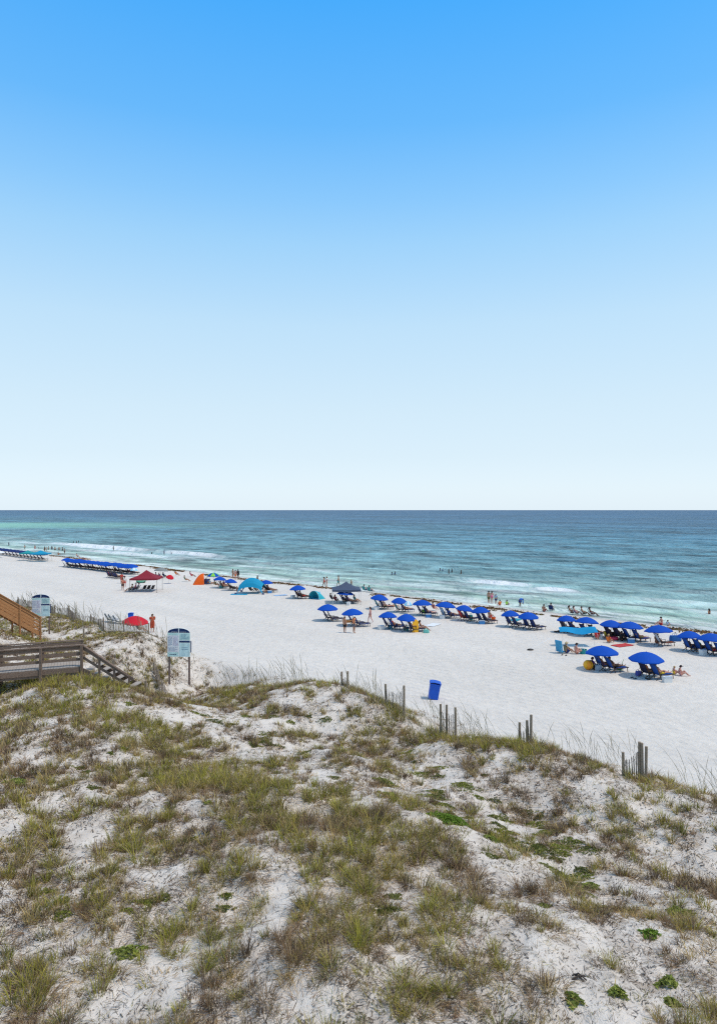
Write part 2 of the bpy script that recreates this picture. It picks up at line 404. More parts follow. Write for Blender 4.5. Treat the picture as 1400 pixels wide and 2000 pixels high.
def sea_surface(x, y):
    s, t = st(x, y)
    ss = s + shore_warp(t)
    d = np.hypot(x, y)
    z = np.zeros_like(x) - .27
    fade = smooth(900, 150, d)
    ph = ss * .62 + 2.5 * fbm(t * .03, s * .03, 91, 2) * 3
    z += fade * smooth(6, 25, ss) * (.13 * np.sin(ph) + .10 * np.sin(ss * .33 + t * .05 + 4 * fbm(t * .02, s * .01, 95, 2)))
    z += fade * smooth(1, 14, ss) * .34 * (fbm(x * .25 , y * .5, 96, 3) - .5)
    foam = np.zeros_like(x)
    for i, (ct, cs, ln, wd, hh, fm) in enumerate(BREAKERS):
        line = cs + 2.2 * (fbm(t * .06, t * 0 + i * 7.7, 97, 3) - .5)
        e = np.exp(-np.abs((t - ct) / (ln * .55)) ** 3)
        q = (ss - line)
        prof = np.where(q > 0, np.exp(-(q / (wd * 1.6)) ** 2), np.exp(-(q / (wd * .55)) ** 2))
        z += hh * e * prof
        patch = smooth(.30, .60, fbm(t * .22, s * .5, 98 + i, 3) * .55 + e * .45) * smooth(.30, .52, fbm(x * .9, y * 1.1, 170 + i, 4, .65) + .16 * e)
        inside = smooth(-wd * 2.3, -wd * .9, q) * smooth(wd * .35, -.1, q)
        foam = np.maximum(foam, fm * e * inside * patch)
        # trailing lace
        foam = np.maximum(foam, fm * .35 * e * smooth(-wd * 7, -wd * 2, q) * smooth(0, -wd, q) * smooth(.45, .62, fbm(x * .5, y * .9, 130 + i, 4)))
    # swash edge along the sand
    edge = .35 + 1.3 * fbm(t * .12, t * 0, 140, 3)
    foam = np.maximum(foam, .75 * np.exp(-((ss - edge) / .45) ** 2) * smooth(.3, .6, fbm(t * .3, s * .8, 141, 3)))
    foam = np.maximum(foam, .5 * smooth(14, 3, ss) * smooth(.50, .68, fbm(t * .10, s * .55, 142, 4)))
    foam = np.maximum(foam, .4 * smooth(45, 12, ss) * smooth(.56, .72, fbm(t * .06, s * .3, 143, 5)))
    return z, np.clip(foam, 0, 1), ss, t, d

yv = np.geomspace(38, 45000, 1250)
X, Y, fc = fan(820, yv, -1.0, 1.0, 25)
Z, FO, SS, TT, DD = sea_surface(X, Y)
keep = SS.reshape(len(yv), 820) > -4
fk = keep[:-1, :-1] | keep[1:, 1:]
fc = fc[fk.ravel()]
kn = [(-5, (.45, .53, .47)), (3, (.41, .49, .42)), (8, (.22, .35, .28)), (14, (.32, .44, .39)), (24, (.23, .35, .33)), (45, (.145, .27, .28)), (90, (.105, .222, .255)), (200, (.072, .178, .228)),
      (500, (.042, .118, .190)), (1500, (.030, .094, .172)), (9000, (.022, .076, .155))]
nv = fbm(TT * .012, SS * .05, 150, 4)
sarg = SS * (1 + .9 * (nv - .5)) 
C = np.stack([np.interp(sarg, [k[0] for k in kn], [k[1][i] for k in kn]) for i in range(3)], -1)
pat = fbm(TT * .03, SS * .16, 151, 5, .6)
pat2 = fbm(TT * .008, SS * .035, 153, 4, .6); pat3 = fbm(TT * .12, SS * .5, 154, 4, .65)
C *= (1 + 1.1 * (pat - .5) + 1.3 * (pat2 - .5) * smooth(40, 160, SS) + 2.2 * (pat3 - .5) + 1.4 * (fbm(X * .10, Y * .35, 155, 4, .7) - .5))[:, None].clip(.25, 3)  # patchy water tone plus the chop's light and dark painted into base colour
gr = np.exp(-(((X + 350) / 170) ** 2)) * smooth(410, 480, Y) * smooth(700, 560, Y) * smooth(.25, .6, fbm(X * .01, Y * .03, 152, 3) + .12)
C = C * (1 - gr[:, None]) + np.array([.24, .52, .38]) * gr[:, None]
sha = smooth(4.0, .5, SS)[:, None]
C = C * (1 - FO[:, None]) + np.array([.80, .82, .82]) * FO[:, None]
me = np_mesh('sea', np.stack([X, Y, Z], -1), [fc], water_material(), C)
at = me.attributes.new('Foam', 'FLOAT', 'POINT')
if len(at.data) == len(FO): at.data.foreach_set('value', FO.astype(np.float32))
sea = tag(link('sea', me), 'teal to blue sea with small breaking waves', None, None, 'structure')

# ------------------------------------------------------------------ dune vegetation (uncountable: stuff)
def blades(x, y, z, n, L, rad, lean, wd, cols, seed, droop=.35, curl=.25, deadf=.38):
    """x,y,z,n,L,rad,lean,wd: per tuft arrays; cols (T,3) per tuft; returns verts, faces, colours"""
    r = np.random.default_rng(seed)
    ti = np.repeat(np.arange(len(x)), n); B = len(ti)
    az = r.random(B) * 2 * np.pi; rr = rad[ti] * np.sqrt(r.random(B))
    bx = x[ti] + rr * np.cos(az); by = y[ti] + rr * np.sin(az); bz = terr(bx, by) - .02
    az2 = az + r.normal(0, .7, B)
    Lb = L[ti] * (.45 + .6 * r.random(B)); le = lean[ti] * (.3 + 1.0 * r.random(B)); cu = curl * (.3 + r.random(B))
    dx, dy = np.cos(az2), np.sin(az2)
    px, py = -dy, dx; tw = r.normal(0, .6, B); px, py = px * np.cos(tw) - py * np.sin(tw), px * np.sin(tw) + py * np.cos(tw)
    w_ = wd[ti] * (.6 + .8 * r.random(B))
    P = []
    for u, ww in ((0, 1.0), (.5, .8), (1.0, 0)):
        hx = Lb * (le * u + cu * u * u); hz = Lb * (u - droop * u * u * (le + .3))
        cx, cy, cz = bx + dx * hx, by + dy * hx, bz + hz
        if ww > 0:
            P.append(np.stack([cx - px * w_ * ww / 2, cy - py * w_ * ww / 2, cz], -1)); P.append(np.stack([cx + px * w_ * ww / 2, cy + py * w_ * ww / 2, cz], -1))
        else: P.append(np.stack([cx, cy, cz], -1))
    V = np.stack(P, 1).reshape(-1, 3)
    b5 = (np.arange(B) * 5)[:, None]
    q = b5 + np.array([[0, 1, 3, 2]]); tr = b5 + np.array([[2, 3, 4]])
    cb = cols[ti] * (1 + r.normal(0, .26, B))[:, None]
    dead = r.random(B) < deadf
    cb[dead] = DEADC[r.integers(0, len(DEADC), dead.sum())] * (1 + r.normal(0, .25, dead.sum()))[:, None]
    return V, q, tr, np.repeat(np.clip(cb, .01, 1), 5, 0)

DEADC = np.array([[.46, .36, .20], [.24, .165, .10], [.11, .08, .06], [.36, .27, .15]])
PAL = np.array([[.340, .315, .040], [.205, .200, .030], [.410, .325, .070], [.520, .380, .150], [.600, .450, .240], [.290, .180, .095], [.135, .088, .058], [.450, .405, .060]])

# candidate tufts over the visible dune
CELL = .30
gx, gy = np.meshgrid(np.arange(-48, 20, CELL), np.arange(6.5, 78, CELL))
gx = (gx + rng.random(gx.shape) * CELL).ravel(); gy = (gy + rng.random(gy.shape) * CELL).ravel()
gs, gt = st(gx, gy)
ok = (np.abs(gx) < .66 * gy + 1.5) & (gs < -45.8) & (gs > -80) & ((gs > -63) | (gy < 40))
gx, gy, gs, gt = gx[ok], gy[ok], gs[ok], gt[ok]
big = fbm(gx * .30, gy * .30, 201, 3); mid = fbm(gx * 1.15, gy * 1.15, 202, 3); sml = vnoise(gx * 1.9, gy * 1.9, 203)
crest = np.exp(-((gs + 50.9) / 1.5) ** 2)
ridge = np.exp(-((gs + 61.5 - .0 * gt) / 1.5) ** 2) * smooth(8, 13, gt) * smooth(40, 30, gt)
swale = np.exp(-((gs + 56.3) / 1.7) ** 2) * smooth(31, 27, gt)
ratio = gx / gy
rightlow = smooth(.06, .3, ratio) * smooth(-55, -60, gs)
leftlow = smooth(.30, .0, ratio) * smooth(19, 13.5, gy)
path = np.exp(-((gt - 38.2) / 1.9) ** 2) * smooth(-58, -53, gs)
dens = .50 + .45 * (big - .5) + 2.8 * (mid - .5) + 1.2 * (sml - .5) + .35 * crest + .50 * ridge - .26 * swale - .26 * rightlow + .36 * leftlow - .7 * path
dens -= 1.4 * smooth(-48.6, -46.0, gs)
dens += .10 * smooth(40, 46, gt); dens += .38 * smooth(35, 39, gt) * smooth(-51, -52, gs) * smooth(-62, -59, gs) * (mid > .42); dens -= .45 * smooth(42, 46, gt) * smooth(-50.6, -49.4, gs)
pk = rng.random(len(gx)) < np.clip(dens, .035, .93)
x, y, s_, t_ = gx[pk], gy[pk], gs[pk], gt[pk]; dn = dens[pk]; md = mid[pk]; bg_ = big[pk]; rd = ridge[pk]; cr = crest[pk]
z = terr(x, y); D = np.hypot(x, y); T = len(x)
nb = np.clip(64 * (15 / D) ** .85 * np.clip(.45 + dn, .3, 1.2), 12, 85).astype(int)
L = (.24 + .18 * rng.random(T) + .30 * np.clip(dn - .35, 0, .6) + .14 * rd + .06 * cr) * (.50 + .68 * rng.random(T)) * (1 - .35 * smooth(41, 46, t_))
rad = .06 + .11 * rng.random(T)
lean = .25 + .45 * rng.random(T)
wd = np.clip(.0080 * (D / 12) ** .75, .0075, .024)
# colour class per tuft: green where dense/ridge/crest, brown dead elsewhere
g = .47 + 1.5 * (fbm(x * .5, y * .5, 205, 3) - .5) + .25 * rd + .15 * cr + .25 * (dn - .4) + rng.normal(0, .20, T)
ci = np.where(g > .80, rng.choice([0, 7, 0, 2], T), np.where(g > .59, rng.choice([0, 1, 2, 2], T), np.where(g > .42, rng.choice([2, 3, 5, 1, 6], T), rng.choice([3, 5, 6, 5, 6], T))))
V, q, tr, cc = blades(x, y, z, nb, L, rad, lean, wd, PAL[ci], 1)
grass_mat = attr_mat('grass_blade', .75, .25, .3)
tag(link('dune_grass', np_mesh('dune_grass', V, [q, tr], grass_mat, cc, False)), 'tufts of green and olive grass over the white dune', None, None, 'stuff')
print('TUFTS', T, 'BLADES', len(q))

# dead matted grass: low, sprawling, brown, inside and around the green
pk2 = rng.random(len(gx)) < np.clip(dens * .95 - .06 + .25 * (vnoise(gx * .8, gy * .8, 207) - .5), .06, .9)
x, y = gx[pk2] + .1, gy[pk2] - .1; D = np.hypot(x, y); T = len(x); z = terr(x, y)
nb = np.clip(52 * (15 / D) ** .8, 10, 75).astype(int)
ci = rng.choice([5, 6, 3, 4, 6, 5], T)
V, q, tr, cc = blades(x, y, z, nb, (.17 + .16 * rng.random(T)), .16 + .14 * rng.random(T), 1.1 + 1.2 * rng.random(T), np.clip(.0085 * (D / 12) ** .75, .008, .026), PAL[ci] * np.array([.85, .78, .74]), 2, droop=.5, curl=.7)
tag(link('dead_grass', np_mesh('dead_grass', V, [q, tr], grass_mat, cc, False)), 'matted brown dead grass between the green tufts', None, None, 'stuff')
print('DEAD', len(q))

# small scattered sprigs on the open sand between the tufts
ns_ = 15000
yy = 9 + 45 * rng.random(ns_) ** 1.7; xx = (rng.random(ns_) * 2 - 1) * (.62 * yy + 1); ss_, tt_ = st(xx, yy)
k = (ss_ < -49.2) & (fbm(xx * .9, yy * .9, 221, 3) > .43) & (rng.random(ns_) < .7); x, y = xx[k], yy[k]; T = len(x); D = np.hypot(x, y)
nb = rng.integers(5, 18, T); ci = rng.choice([5, 6, 6, 1, 3, 0], T)
V, q, tr, cc = blades(x, y, terr(x, y), nb, .07 + .16 * rng.random(T) ** 1.5, .03 + .08 * rng.random(T), .5 + 1.0 * rng.random(T), np.clip(.007 * (D / 12) ** .75, .007, .02), PAL[ci] * .85, 3, deadf=.5)
tag(link('dry_sprigs', np_mesh('dry_sprigs', V, [q, tr], grass_mat, cc, False)), 'small dry sprigs scattered over the open dune sand', None, None, 'stuff')

# loose litter: short stems lying on the sand
Nn_ = 120000
yy = 9 + 40 * rng.random(Nn_) ** 1.6; xx = (rng.random(Nn_) * 2 - 1) * (.62 * yy + 1)
ss_, tt_ = st(xx, yy); k = (ss_ < -48.6) & (rng.random(Nn_) < np.clip(.25 + 2.2 * (fbm(xx * 1.1, yy * 1.1, 61, 5, .6) - .42), .05, 1))
xx, yy = xx[k], yy[k]; n = len(xx); az = rng.random(n) * 6.283; ln = .015 + .055 * rng.random(n) ** 2.5; wd2 = (.0025 + .005 * rng.random(n)) * np.clip(np.hypot(xx, yy) / 14, 1, 3)
P = []
for a_, b_ in ((-1, -1), (-1, 1), (1, 1), (1, -1)):
    vx = xx + a_ * ln * np.cos(az) - b_ * wd2 * np.sin(az); vy = yy + a_ * ln * np.sin(az) + b_ * wd2 * np.cos(az)
    P.append(np.stack([vx, vy, terr(vx, vy) + .012 + .01 * (a_ > 0)], -1))
V = np.stack(P, 1).reshape(-1, 3); q = np.arange(n * 4).reshape(n, 4)
lc = np.array([[.11, .08, .06], [.18, .13, .09], [.05, .04, .035], [.22, .17, .12]])[rng.integers(0, 4, n)]
tag(link('dune_litter', np_mesh('dune_litter', V, [q], grass_mat, np.repeat(lc, 4, 0), False)), 'broken stems and dead leaf litter on the dune sand', None, None, 'stuff')

# sea oats: tall thin seed stalks along the crest
def stalks(x, y, h, seed, wd_=.012):
    r = np.random.default_rng(seed); n = len(x); z0 = terr(x, y)
    az = r.normal(np.pi * .93, .9, n); le = .10 + .28 * r.random(n)
    dx, dy = np.cos(az), np.sin(az); V = []; K = 6
    D = np.hypot(x, y); w_ = np.clip(wd_ * D / 28, .007, .03) * .62
    for i in range(K):
        u = i / (K - 1); hx = h * (le * u + .25 * u ** 3 * le * 3); hz = h * (u - .12 * u * u)
        ww = w_ * (1.0 if i < 3 else (1.7, 2.0, .6)[i - 3])
        for sg in (-1, 1): V.append(np.stack([x + dx * hx + sg * ww / 2, y + dy * hx, z0 + hz], -1))
    V = np.stack(V, 1).reshape(-1, 3); b = (np.arange(n) * 2 * K)[:, None]
    Q = np.concatenate([b + np.array([[2 * i, 2 * i + 1, 2 * i + 3, 2 * i + 2]]) for i in range(K - 1)])
    base = np.array([[.30, .26, .17], [.22, .20, .12], [.36, .31, .22]])[r.integers(0, 3, n)]
    return V, Q, np.repeat(base, 2 * K, 0)
n = 1700
tt_ = 4 + 70 * rng.random(n); sg_ = -50.3 + rng.normal(0, .9, n)
kk = (vnoise(tt_ * .8, sg_ * .4, 301) > .36) & (np.abs(tt_ - 38.2) > 2.4) & (rng.random(n) > .55 * smooth(41, 44, tt_))
tt_, sg_ = tt_[kk], sg_[kk]
xx = .6914 * (sg_ + 74.4) - .7225 * tt_; yy = .7225 * (sg_ + 74.4) + .6914 * tt_
V, Q, cc = stalks(xx, yy, .8 + 1.25 * rng.random(len(xx)) ** 1.4, 5)
tag(link('sea_oats', np_mesh('sea_oats', V, [Q], attr_mat('oat_stalk', .8, .1), cc, False)), 'tall thin seed stalks swaying along the dune crest', None, None, 'stuff')

# low green mats in the swale (many, running together)
def leaf_cloud(cx, cy, rx, ry, hh, n, seed, lf=.03, col=(.12, .17, .035)):
    r = np.random.default_rng(seed); q = r.random(n) * 6.283; rr = np.sqrt(r.random(n))
    f0 = r.random() * 6; lob = 1 + .28 * np.sin(3 * q + f0) + .20 * np.sin(5 * q + 2 * f0) + .1 * np.sin(9 * q)
    x = cx + rx * rr * lob * np.cos(q); y = cy + ry * rr * lob * np.sin(q)
    z = terr(x, y) + hh * (1 - rr ** 2) * (.5 + .5 * r.random(n)) + .01
    d1 = r.normal(0, 1, (n, 3)); d1[:, 2] *= .5; d1 /= np.linalg.norm(d1, axis=1)[:, None]
    d2 = np.cross(d1, r.normal(0, 1, (n, 3))); d2 /= np.linalg.norm(d2, axis=1)[:, None]
    c0 = np.stack([x, y, z], -1); l = (lf * (.6 + .8 * r.random(n)))[:, None]
    V = np.stack([c0 - d1 * l, c0 + d2 * l * .5, c0 + d1 * l, c0 - d2 * l * .5], 1).reshape(-1, 3)
    cc = np.array(col) * (1 + r.normal(0, .22, n))[:, None]
    return V, np.arange(4 * n).reshape(n, 4), np.repeat(np.clip(cc, .01, 1), 4, 0)
def join(parts):
    V = []; Q = []; C = []; o = 0
    for v, q, c in parts: V.append(v); Q.append(q + o); C.append(c); o += len(v)
    return np.concatenate(V), np.concatenate(Q), np.concatenate(C)
parts = []
mr = random.Random(5)
for i in range(700):
    px = mr.uniform(60, 1150); py = mr.uniform(1340, 1800)
    x_, y_, z_ = ground(px, py); s1, t1 = st(x_, y_)
    wgt = math.exp(-((s1 + 56.3) / 2.0) ** 2) + .12
    if mr.random() > wgt or s1 > -50 or float(vnoise(x_ * .5, y_ * .5, 310)) < .38: continue
    rx_ = mr.uniform(.10, .30) * (1.2 if wgt > .5 else .8); sh = mr.uniform(.7, 1.25)
    parts.append(leaf_cloud(x_, y_, rx_ * mr.uniform(1, 1.8), rx_ * .8, .05, int(260 * rx_ / .2), i + 40, .03, (.20 * sh, .215 * sh, .04)))
V, Q, C_ = join(parts)
leaf_mat = attr_mat('leaf', .7, .3, .25)
tag(link('ground_cover', np_mesh('ground_cover', V, [Q], leaf_mat, C_, False)), 'low green creeping mats in the dune hollow', None, None, 'stuff')

# single plants one can point to
PLANTS = [  # px, py, radius x, radius y, height, leaf size, label
    (880, 1607, .50, .34, .22, .035, 'bright green rounded cushion plant alone on bare dune sand, largest of its kind'),
    (753, 1532, .34, .28, .12, .03, 'flat green cushion plant, upper of two rounds beside the dune slope'),
    (759, 1556, .28, .22, .10, .03, 'flat green cushion plant, lower of two rounds beside the dune slope'),
    (1140, 1735, .42, .20, .10, .03, 'long low green mat on the open sand below the crest'),
    (1195, 1780, .30, .16, .09, .03, 'small low green mat with a brown end on the open sand'),
    (1326, 1786, .30, .18, .10, .03, 'low green mat at the edge of the picture among dry tufts'),
    (1303, 1922, .13, .10, .16, .045, 'leafy green dune plant, tallest of the cluster in the sandy corner'),
    (1312, 1962, .10, .08, .12, .045, 'leafy green dune plant, lowest of the cluster in the sandy corner'),
    (1205, 1942, .11, .08, .14, .045, 'leafy green dune plant on bare sand beside the dark stick debris'),
    (1120, 1957, .10, .08, .12, .046, 'leafy green dune plant just below the small dark debris'),
    (1268, 1826, .14, .11, .12, .05, 'small bright leafy plant alone in the dry sand'),
    (960, 1641, .20, .15, .09, .03, 'small green mat on the sand below the round bright cushion plant'),
    (33, 1529, .34, .22, .12, .03, 'green cushion plant beside sparse tufts near the picture edge'),
    (252, 1862, .22, .18, .16, .05, 'yellow green leafy weed among dense dark grass'),
]
for i, (px, py, rx_, ry_, hh, lf, lab) in enumerate(PLANTS):
    x_, y_, z_ = ground(px, py)
    if lf > .04: rx_ *= 1.35; ry_ *= 1.3; hh *= .8
    n_ = int((1500 if lf < .04 else 700) * (rx_ * ry_ / .1) * (.03 / lf) ** 1.3)
    V, Q, C_ = leaf_cloud(0, 0, rx_, ry_, hh, max(n_, 160), 900 + i, lf, (.18, .28, .03) if i in (0, 10) else (.26, .29, .06))
    V[:, 2] -= np.repeat(terr(V.reshape(-1, 4, 3).mean(1)[:, 0], V.reshape(-1, 4, 3).mean(1)[:, 1]), 4)
    V[:, 2] += np.repeat(terr(V.reshape(-1, 4, 3).mean(1)[:, 0] + x_, V.reshape(-1, 4, 3).mean(1)[:, 1] + y_) - z_, 4)
    o = link('cushion_plant' if lf < .045 else 'leafy_plant', np_mesh('plant', V, [Q], leaf_mat, C_, False)); o.location = (x_, y_, z_)
    tag(o, lab, 'plant', 'single green plants on the dune')

# wrack line: seaweed washed up along the water's edge
def wrack():
    r = np.random.default_rng(77); V = []; n = 22000
    t = -5 + 190 * r.random(n) ** 1.1; s = -3.4 + .7 * np.sin(t * .11) + 3.2 * (fbm(t * .09, t * 0, 401, 4) - .5) + r.normal(0, 1, n) * (.12 + .7 * vnoise(t * .15, t * 0, 404) ** 2)
    br = r.random(n) < .38
    s = np.where(br, s + (r.random(n) - .55) * 3.4, s)
    kk = (vnoise(t * .35, s * .25, 402) > np.where(br, .62, .34)) & (vnoise(t * 1.6, s * 2, 403) > .25)
    t, s = t[kk], s[kk]; n = len(t)
    x = .6914 * (s + 74.4) - .7225 * t; y = .7225 * (s + 74.4) + .6914 * t
    z = terr(x, y) + .03 + .06 * r.random(n)
    d1 = r.normal(0, 1, (n, 3)); d1[:, 2] *= .35; d1 /= np.linalg.norm(d1, axis=1)[:, None]
    d2 = np.cross(d1, r.normal(0, 1, (n, 3))); d2 /= np.linalg.norm(d2, axis=1)[:, None]
    l = (.07 + .13 * r.random(n))[:, None]; c0 = np.stack([x, y, z], -1)
    V = np.stack([c0 - d1 * l, c0 + d2 * l * .4, c0 + d1 * l, c0 - d2 * l * .4], 1).reshape(-1, 3)
    c = np.array([[.22, .09, .035], [.13, .07, .035], [.28, .16, .05], [.16, .14, .05], [.08, .05, .03]])[r.integers(0, 5, n)]
    return V, np.arange(4 * n).reshape(n, 4), np.repeat(c, 4, 0)
V, Q, C_ = wrack()
tag(link('seaweed', np_mesh('seaweed', V, [Q], attr_mat('weed', .8, .2), C_, False)), 'brown seaweed washed up in a line along the shore', None, None, 'stuff')

# ------------------------------------------------------------------ prototypes: list of (part name, mesh, material, [children])
def spawn(name, proto, loc, rz=0, label=None, cat=None, group=None, mats={}, s=1.0, rx=0, ry=0, sz=None):
    e = empty(name, loc, rz, rx, ry, s)
    if sz: e.scale[2] = sz
    tag(e, label, cat, group)
    def go(lst, parent):
        for it in lst:
            o = link(it[0], it[1], parent, mats.get(it[0]))
            if len(it) > 2: go(it[2], o)
    go(proto, e)
    return e

BLUE = mat('blue_canvas', (.004, .080, .47), .75, .06, 3, spec=.2, trans=.12)
TEAL = mat('teal_canvas', (.01, .30, .50), .75, .06, 3, trans=.12)
NAVY = mat('navy_canvas', (.012, .03, .13), .8, .08, 3)
SLATE = mat('slate_canvas', (.06, .08, .13), .8, .08, 3)
RED = mat('red_canvas', (.62, .012, .03), .75, .06, 3, trans=.12)
MAROON = mat('maroon_canvas', (.26, .02, .035), .8, .06, 3, trans=.08)
GREY = mat('grey_canvas', (.22, .23, .22), .8, .08, 3)
ORANGE = mat('orange_canvas', (.85, .13, .01), .75, .06, 3, trans=.12)
LIME = mat('lime_canvas', (.25, .62, .08), .75, .05, 3, trans=.12)
WHITE = mat('white_canvas', (.75, .76, .76), .7, .04, 3)
PALEB = mat('pale_blue_canvas', (.25, .58, .78), .7, .05, 3)
YELL = mat('yellow_plastic', (.85, .42, .02), .45, .05, 3)
GREEN = mat('green_plastic', (.02, .26, .06), .45, .05, 3)
ALU = mat('aluminium_pole', (.55, .55, .55), .35, .05, 5, metal=.8)
WOODD = mat('dark_chair_wood', (.075, .05, .04), .7, .2, 8)
WPOLE = mat('pale_wood_pole', (.42, .34, .24), .7, .12, 8)
BLKP = mat('black_plastic', (.02, .02, .022), .5, .1, 6)
TEALG = mat('teal_plastic', (.02, .27, .28), .5, .08, 5)
TAN = mat('tan_plastic', (.75, .36, .14), .6, .08, 5)

def umbrella_proto(canopy, second=None, h=1.78, dome=.50, Rr=1.15, seg=32):
    mb = MB(); prof = [(0.02, 0)] + [(Rr * u, -dome * (u ** 1.9)) for u in (.2, .4, .6, .8, .92, 1.0)]
    vo = []; n = seg
    for k, (r_, z_) in enumerate(prof):
        for j in range(n):
            q = 2 * math.pi * j / n; f8 = abs(math.sin(q * 4)); u = r_ / Rr
            rr = r_ * (1 - .045 * f8 * u); zz = h + z_ + .025 * f8 * u * u
            vo.append((rr * math.cos(q), rr * math.sin(q), zz))
    vi = [(x * .985, y * .985, z - .02) for x, y, z in vo]
    m_ = len(prof); o = m_ * n; fs = []
    for i in range(m_ - 1):
        for j in range(n):
            a, b, c, d = i * n + j, i * n + (j + 1) % n, (i + 1) * n + (j + 1) % n, (i + 1) * n + j
            fs += [(a, d, c, b), (o + a, o + b, o + c, o + d)]
    e = (m_ - 1) * n
    for j in range(n): fs.append((e + j, o + e + j, o + e + (j + 1) % n, e + (j + 1) % n))
    fs += [tuple(range(n)), tuple(o + k for k in range(n))[::-1]]
    mb.add(vo + vi, fs); cm = mb.mesh('canopy', canopy)
    if second:
        cm.materials.append(second)
        idx = []
        for p in cm.polygons:
            c = p.center; idx.append(1 if int(((math.atan2(c[1], c[0]) + math.pi) / (2 * math.pi)) * 8 + .0) % 2 else 0)
        cm.polygons.foreach_set('material_index', idx)
    # hanging edge strip
    vl = MB(); 
    ring = [vo[e + j] for j in range(n)]
    g = [[(x, y, z) for x, y, z in ring + ring[:1]], [(x * 1.005, y * 1.005, z - .085) for x, y, z in ring + ring[:1]]]
    vl.sheet(g, .008)
    pole = MB().tube([(0, 0, -.3), (0, 0, h - .02)], .02, 8)
    fr = MB()
    for k in range(8):
        q = k * math.pi / 4 ; c, s_ = math.cos(q), math.sin(q)
        fr.tube([(0, 0, h - .03)] + [(Rr * u * c * .97, Rr * u * s_ * .97, h - dome * u ** 1.9 - .03) for u in (.4, .7, .98)], .006, 4)
        fr.tube([(0, 0, h - .45), (Rr * .5 * c, Rr * .5 * s_, h - dome * .5 ** 1.9 - .035)], .005, 4)
    fin = MB().lathe([(.0, h + .07), (.018, h + .05), (.03, h + .01), (.03, h - .01)][::-1], 8)
    return [('canopy', cm, [('valance', vl.mesh('valance', canopy)), ('finial', fin.mesh('finial', canopy))]), ('pole', pole.mesh('pole', WPOLE), [('ribs', fr.mesh('ribs', ALU))])]
UMB = umbrella_proto(BLUE)
UMB2 = umbrella_proto(PALEB, WHITE)
UMB3 = umbrella_proto(BLUE, LIME)

def chair_proto():
    """wooden beach lounge with a tall canvas back, facing +X"""
    back = MB(); g = [[(-.02 - .50 * u, y, .30 + .82 * u - .05 * math.sin(u * math.pi)) for y in (-.27, -.13, 0, .13, .27)] for u in (0, .25, .5, .75, 1)]
    back.sheet(g, .015)
    seat = MB(); g = [[(-.02 + 1.18 * u, y, .30 + .03 * u - .05 * math.sin(u * math.pi * .9)) for y in (-.27, 0, .27)] for u in (0, .2, .4, .6, .8, 1)]
    seat.sheet(g, .015)
    fr = MB()
    for sg in (-1, 1):
        y = .29 * sg
        fr.bar((-.02, y, .30), (-.54, y, 1.14), .03, .045); fr.bar((-.1, y, .30), (1.2, y, .33), .03, .05)
        fr.bar((-.45, y * 1.02, .02), (.12, y * 1.02, .34), .03, .04); fr.bar((.02, y * 1.05, .0), (-.3, y * 1.05, .74), .03, .04)
    fr.bar((-.54, -.30, 1.14), (-.54, .30, 1.14), .03, .03); fr.bar((1.2, -.3, .33), (1.2, .3, .33), .03, .03)
    lg = [MB().bar((a, .27 * sg, .32), (b, .27 * sg, -.03), .035, .035).mesh('leg', WOODD) for sg in (-1, 1) for a, b in ((1.08, 1.14), (.55, .50))]
    arm = [MB().bar((-.34, .34 * sg, .60), (.28, .34 * sg, .60), .07, .025).bar((.22, .34 * sg, .59), (.24, .32 * sg, .32), .03, .03) for sg in (-1, 1)]
    return [('backrest', back.mesh('backrest', NAVY, True)), ('seat', seat.mesh('seat', NAVY, True)), ('frame', fr.mesh('frame', WOODD)), *[('leg', l_) for l_ in lg],
            ('armrest', arm[0].mesh('armrest', WOODD)), ('armrest', arm[1].mesh('armrest', WOODD))]
CHAIR = chair_proto()
def folding_chair_proto():
    """low folding sand chair, facing +X"""
    back = MB().sheet([[(-.05 - .33 * u, y, .20 + .58 * u) for y in (-.25, 0, .25)] for u in (0, .3, .6, 1)], .012)
    seat = MB().sheet([[(-.05 + .5 * u, y, .20 + .04 * u - .04 * math.sin(u * 3.1)) for y in (-.25, 0, .25)] for u in (0, .5, 1)], .012)
    fr = MB()
    for sg in (-1, 1):
        y = .27 * sg
        fr.tube([(.45, y, .24), (-.05, y, .20), (-.39, y, .80)], .012, 6); fr.tube([(.42, y, .24), (.36, y, 0), (-.30, y, 0), (-.22, y, .46)], .012, 6)
        fr.tube([(-.26, y, .46), (.24, y, .44)], .018, 6); fr.tube([(.24, y, .44), (.30, y, .02)], .012, 6)
    return [('backrest', back.mesh('backrest', TEALG)), ('seat', seat.mesh('seat', TEALG)), ('frame', fr.mesh('frame', ALU))]
LOWCH = folding_chair_proto()

# ------------------------------------------------------------------ people
SKINS = [mat('skin_light', (.52, .30, .21), .6, .06, 4), mat('skin_tan', (.40, .20, .12), .6, .06, 4), mat('skin_brown', (.17, .08, .05), .6, .06, 4), mat('skin_pink', (.58, .30, .23), .6, .06, 4)]
HAIRS = [mat('hair_dark', (.03, .02, .015), .7, .2, 20), mat('hair_brown', (.10, .055, .03), .7, .2, 20), mat('hair_blond', (.42, .28, .12), .7, .2, 20), mat('hair_grey', (.35, .33, .31), .7, .2, 20)]
EYE = mat('eye_dark', (.03, .02, .02), .3, .02, 4)
J = ['pel', 'spi', 'che', 'nec', 'shl', 'ell', 'wrl', 'shr', 'elr', 'wrr', 'hil', 'knl', 'anl', 'tol', 'hir', 'knr', 'anr', 'tor', 'hea', 'top']
RAD = dict(pel=.125, spi=.115, che=.135, nec=.055, shl=.062, ell=.042, wrl=.028, shr=.062, elr=.042, wrr=.028, hil=.10, knl=.062, anl=.040, tol=.028, hir=.10, knr=.062, anr=.040, tor=.028, hea=.098, top=.055)
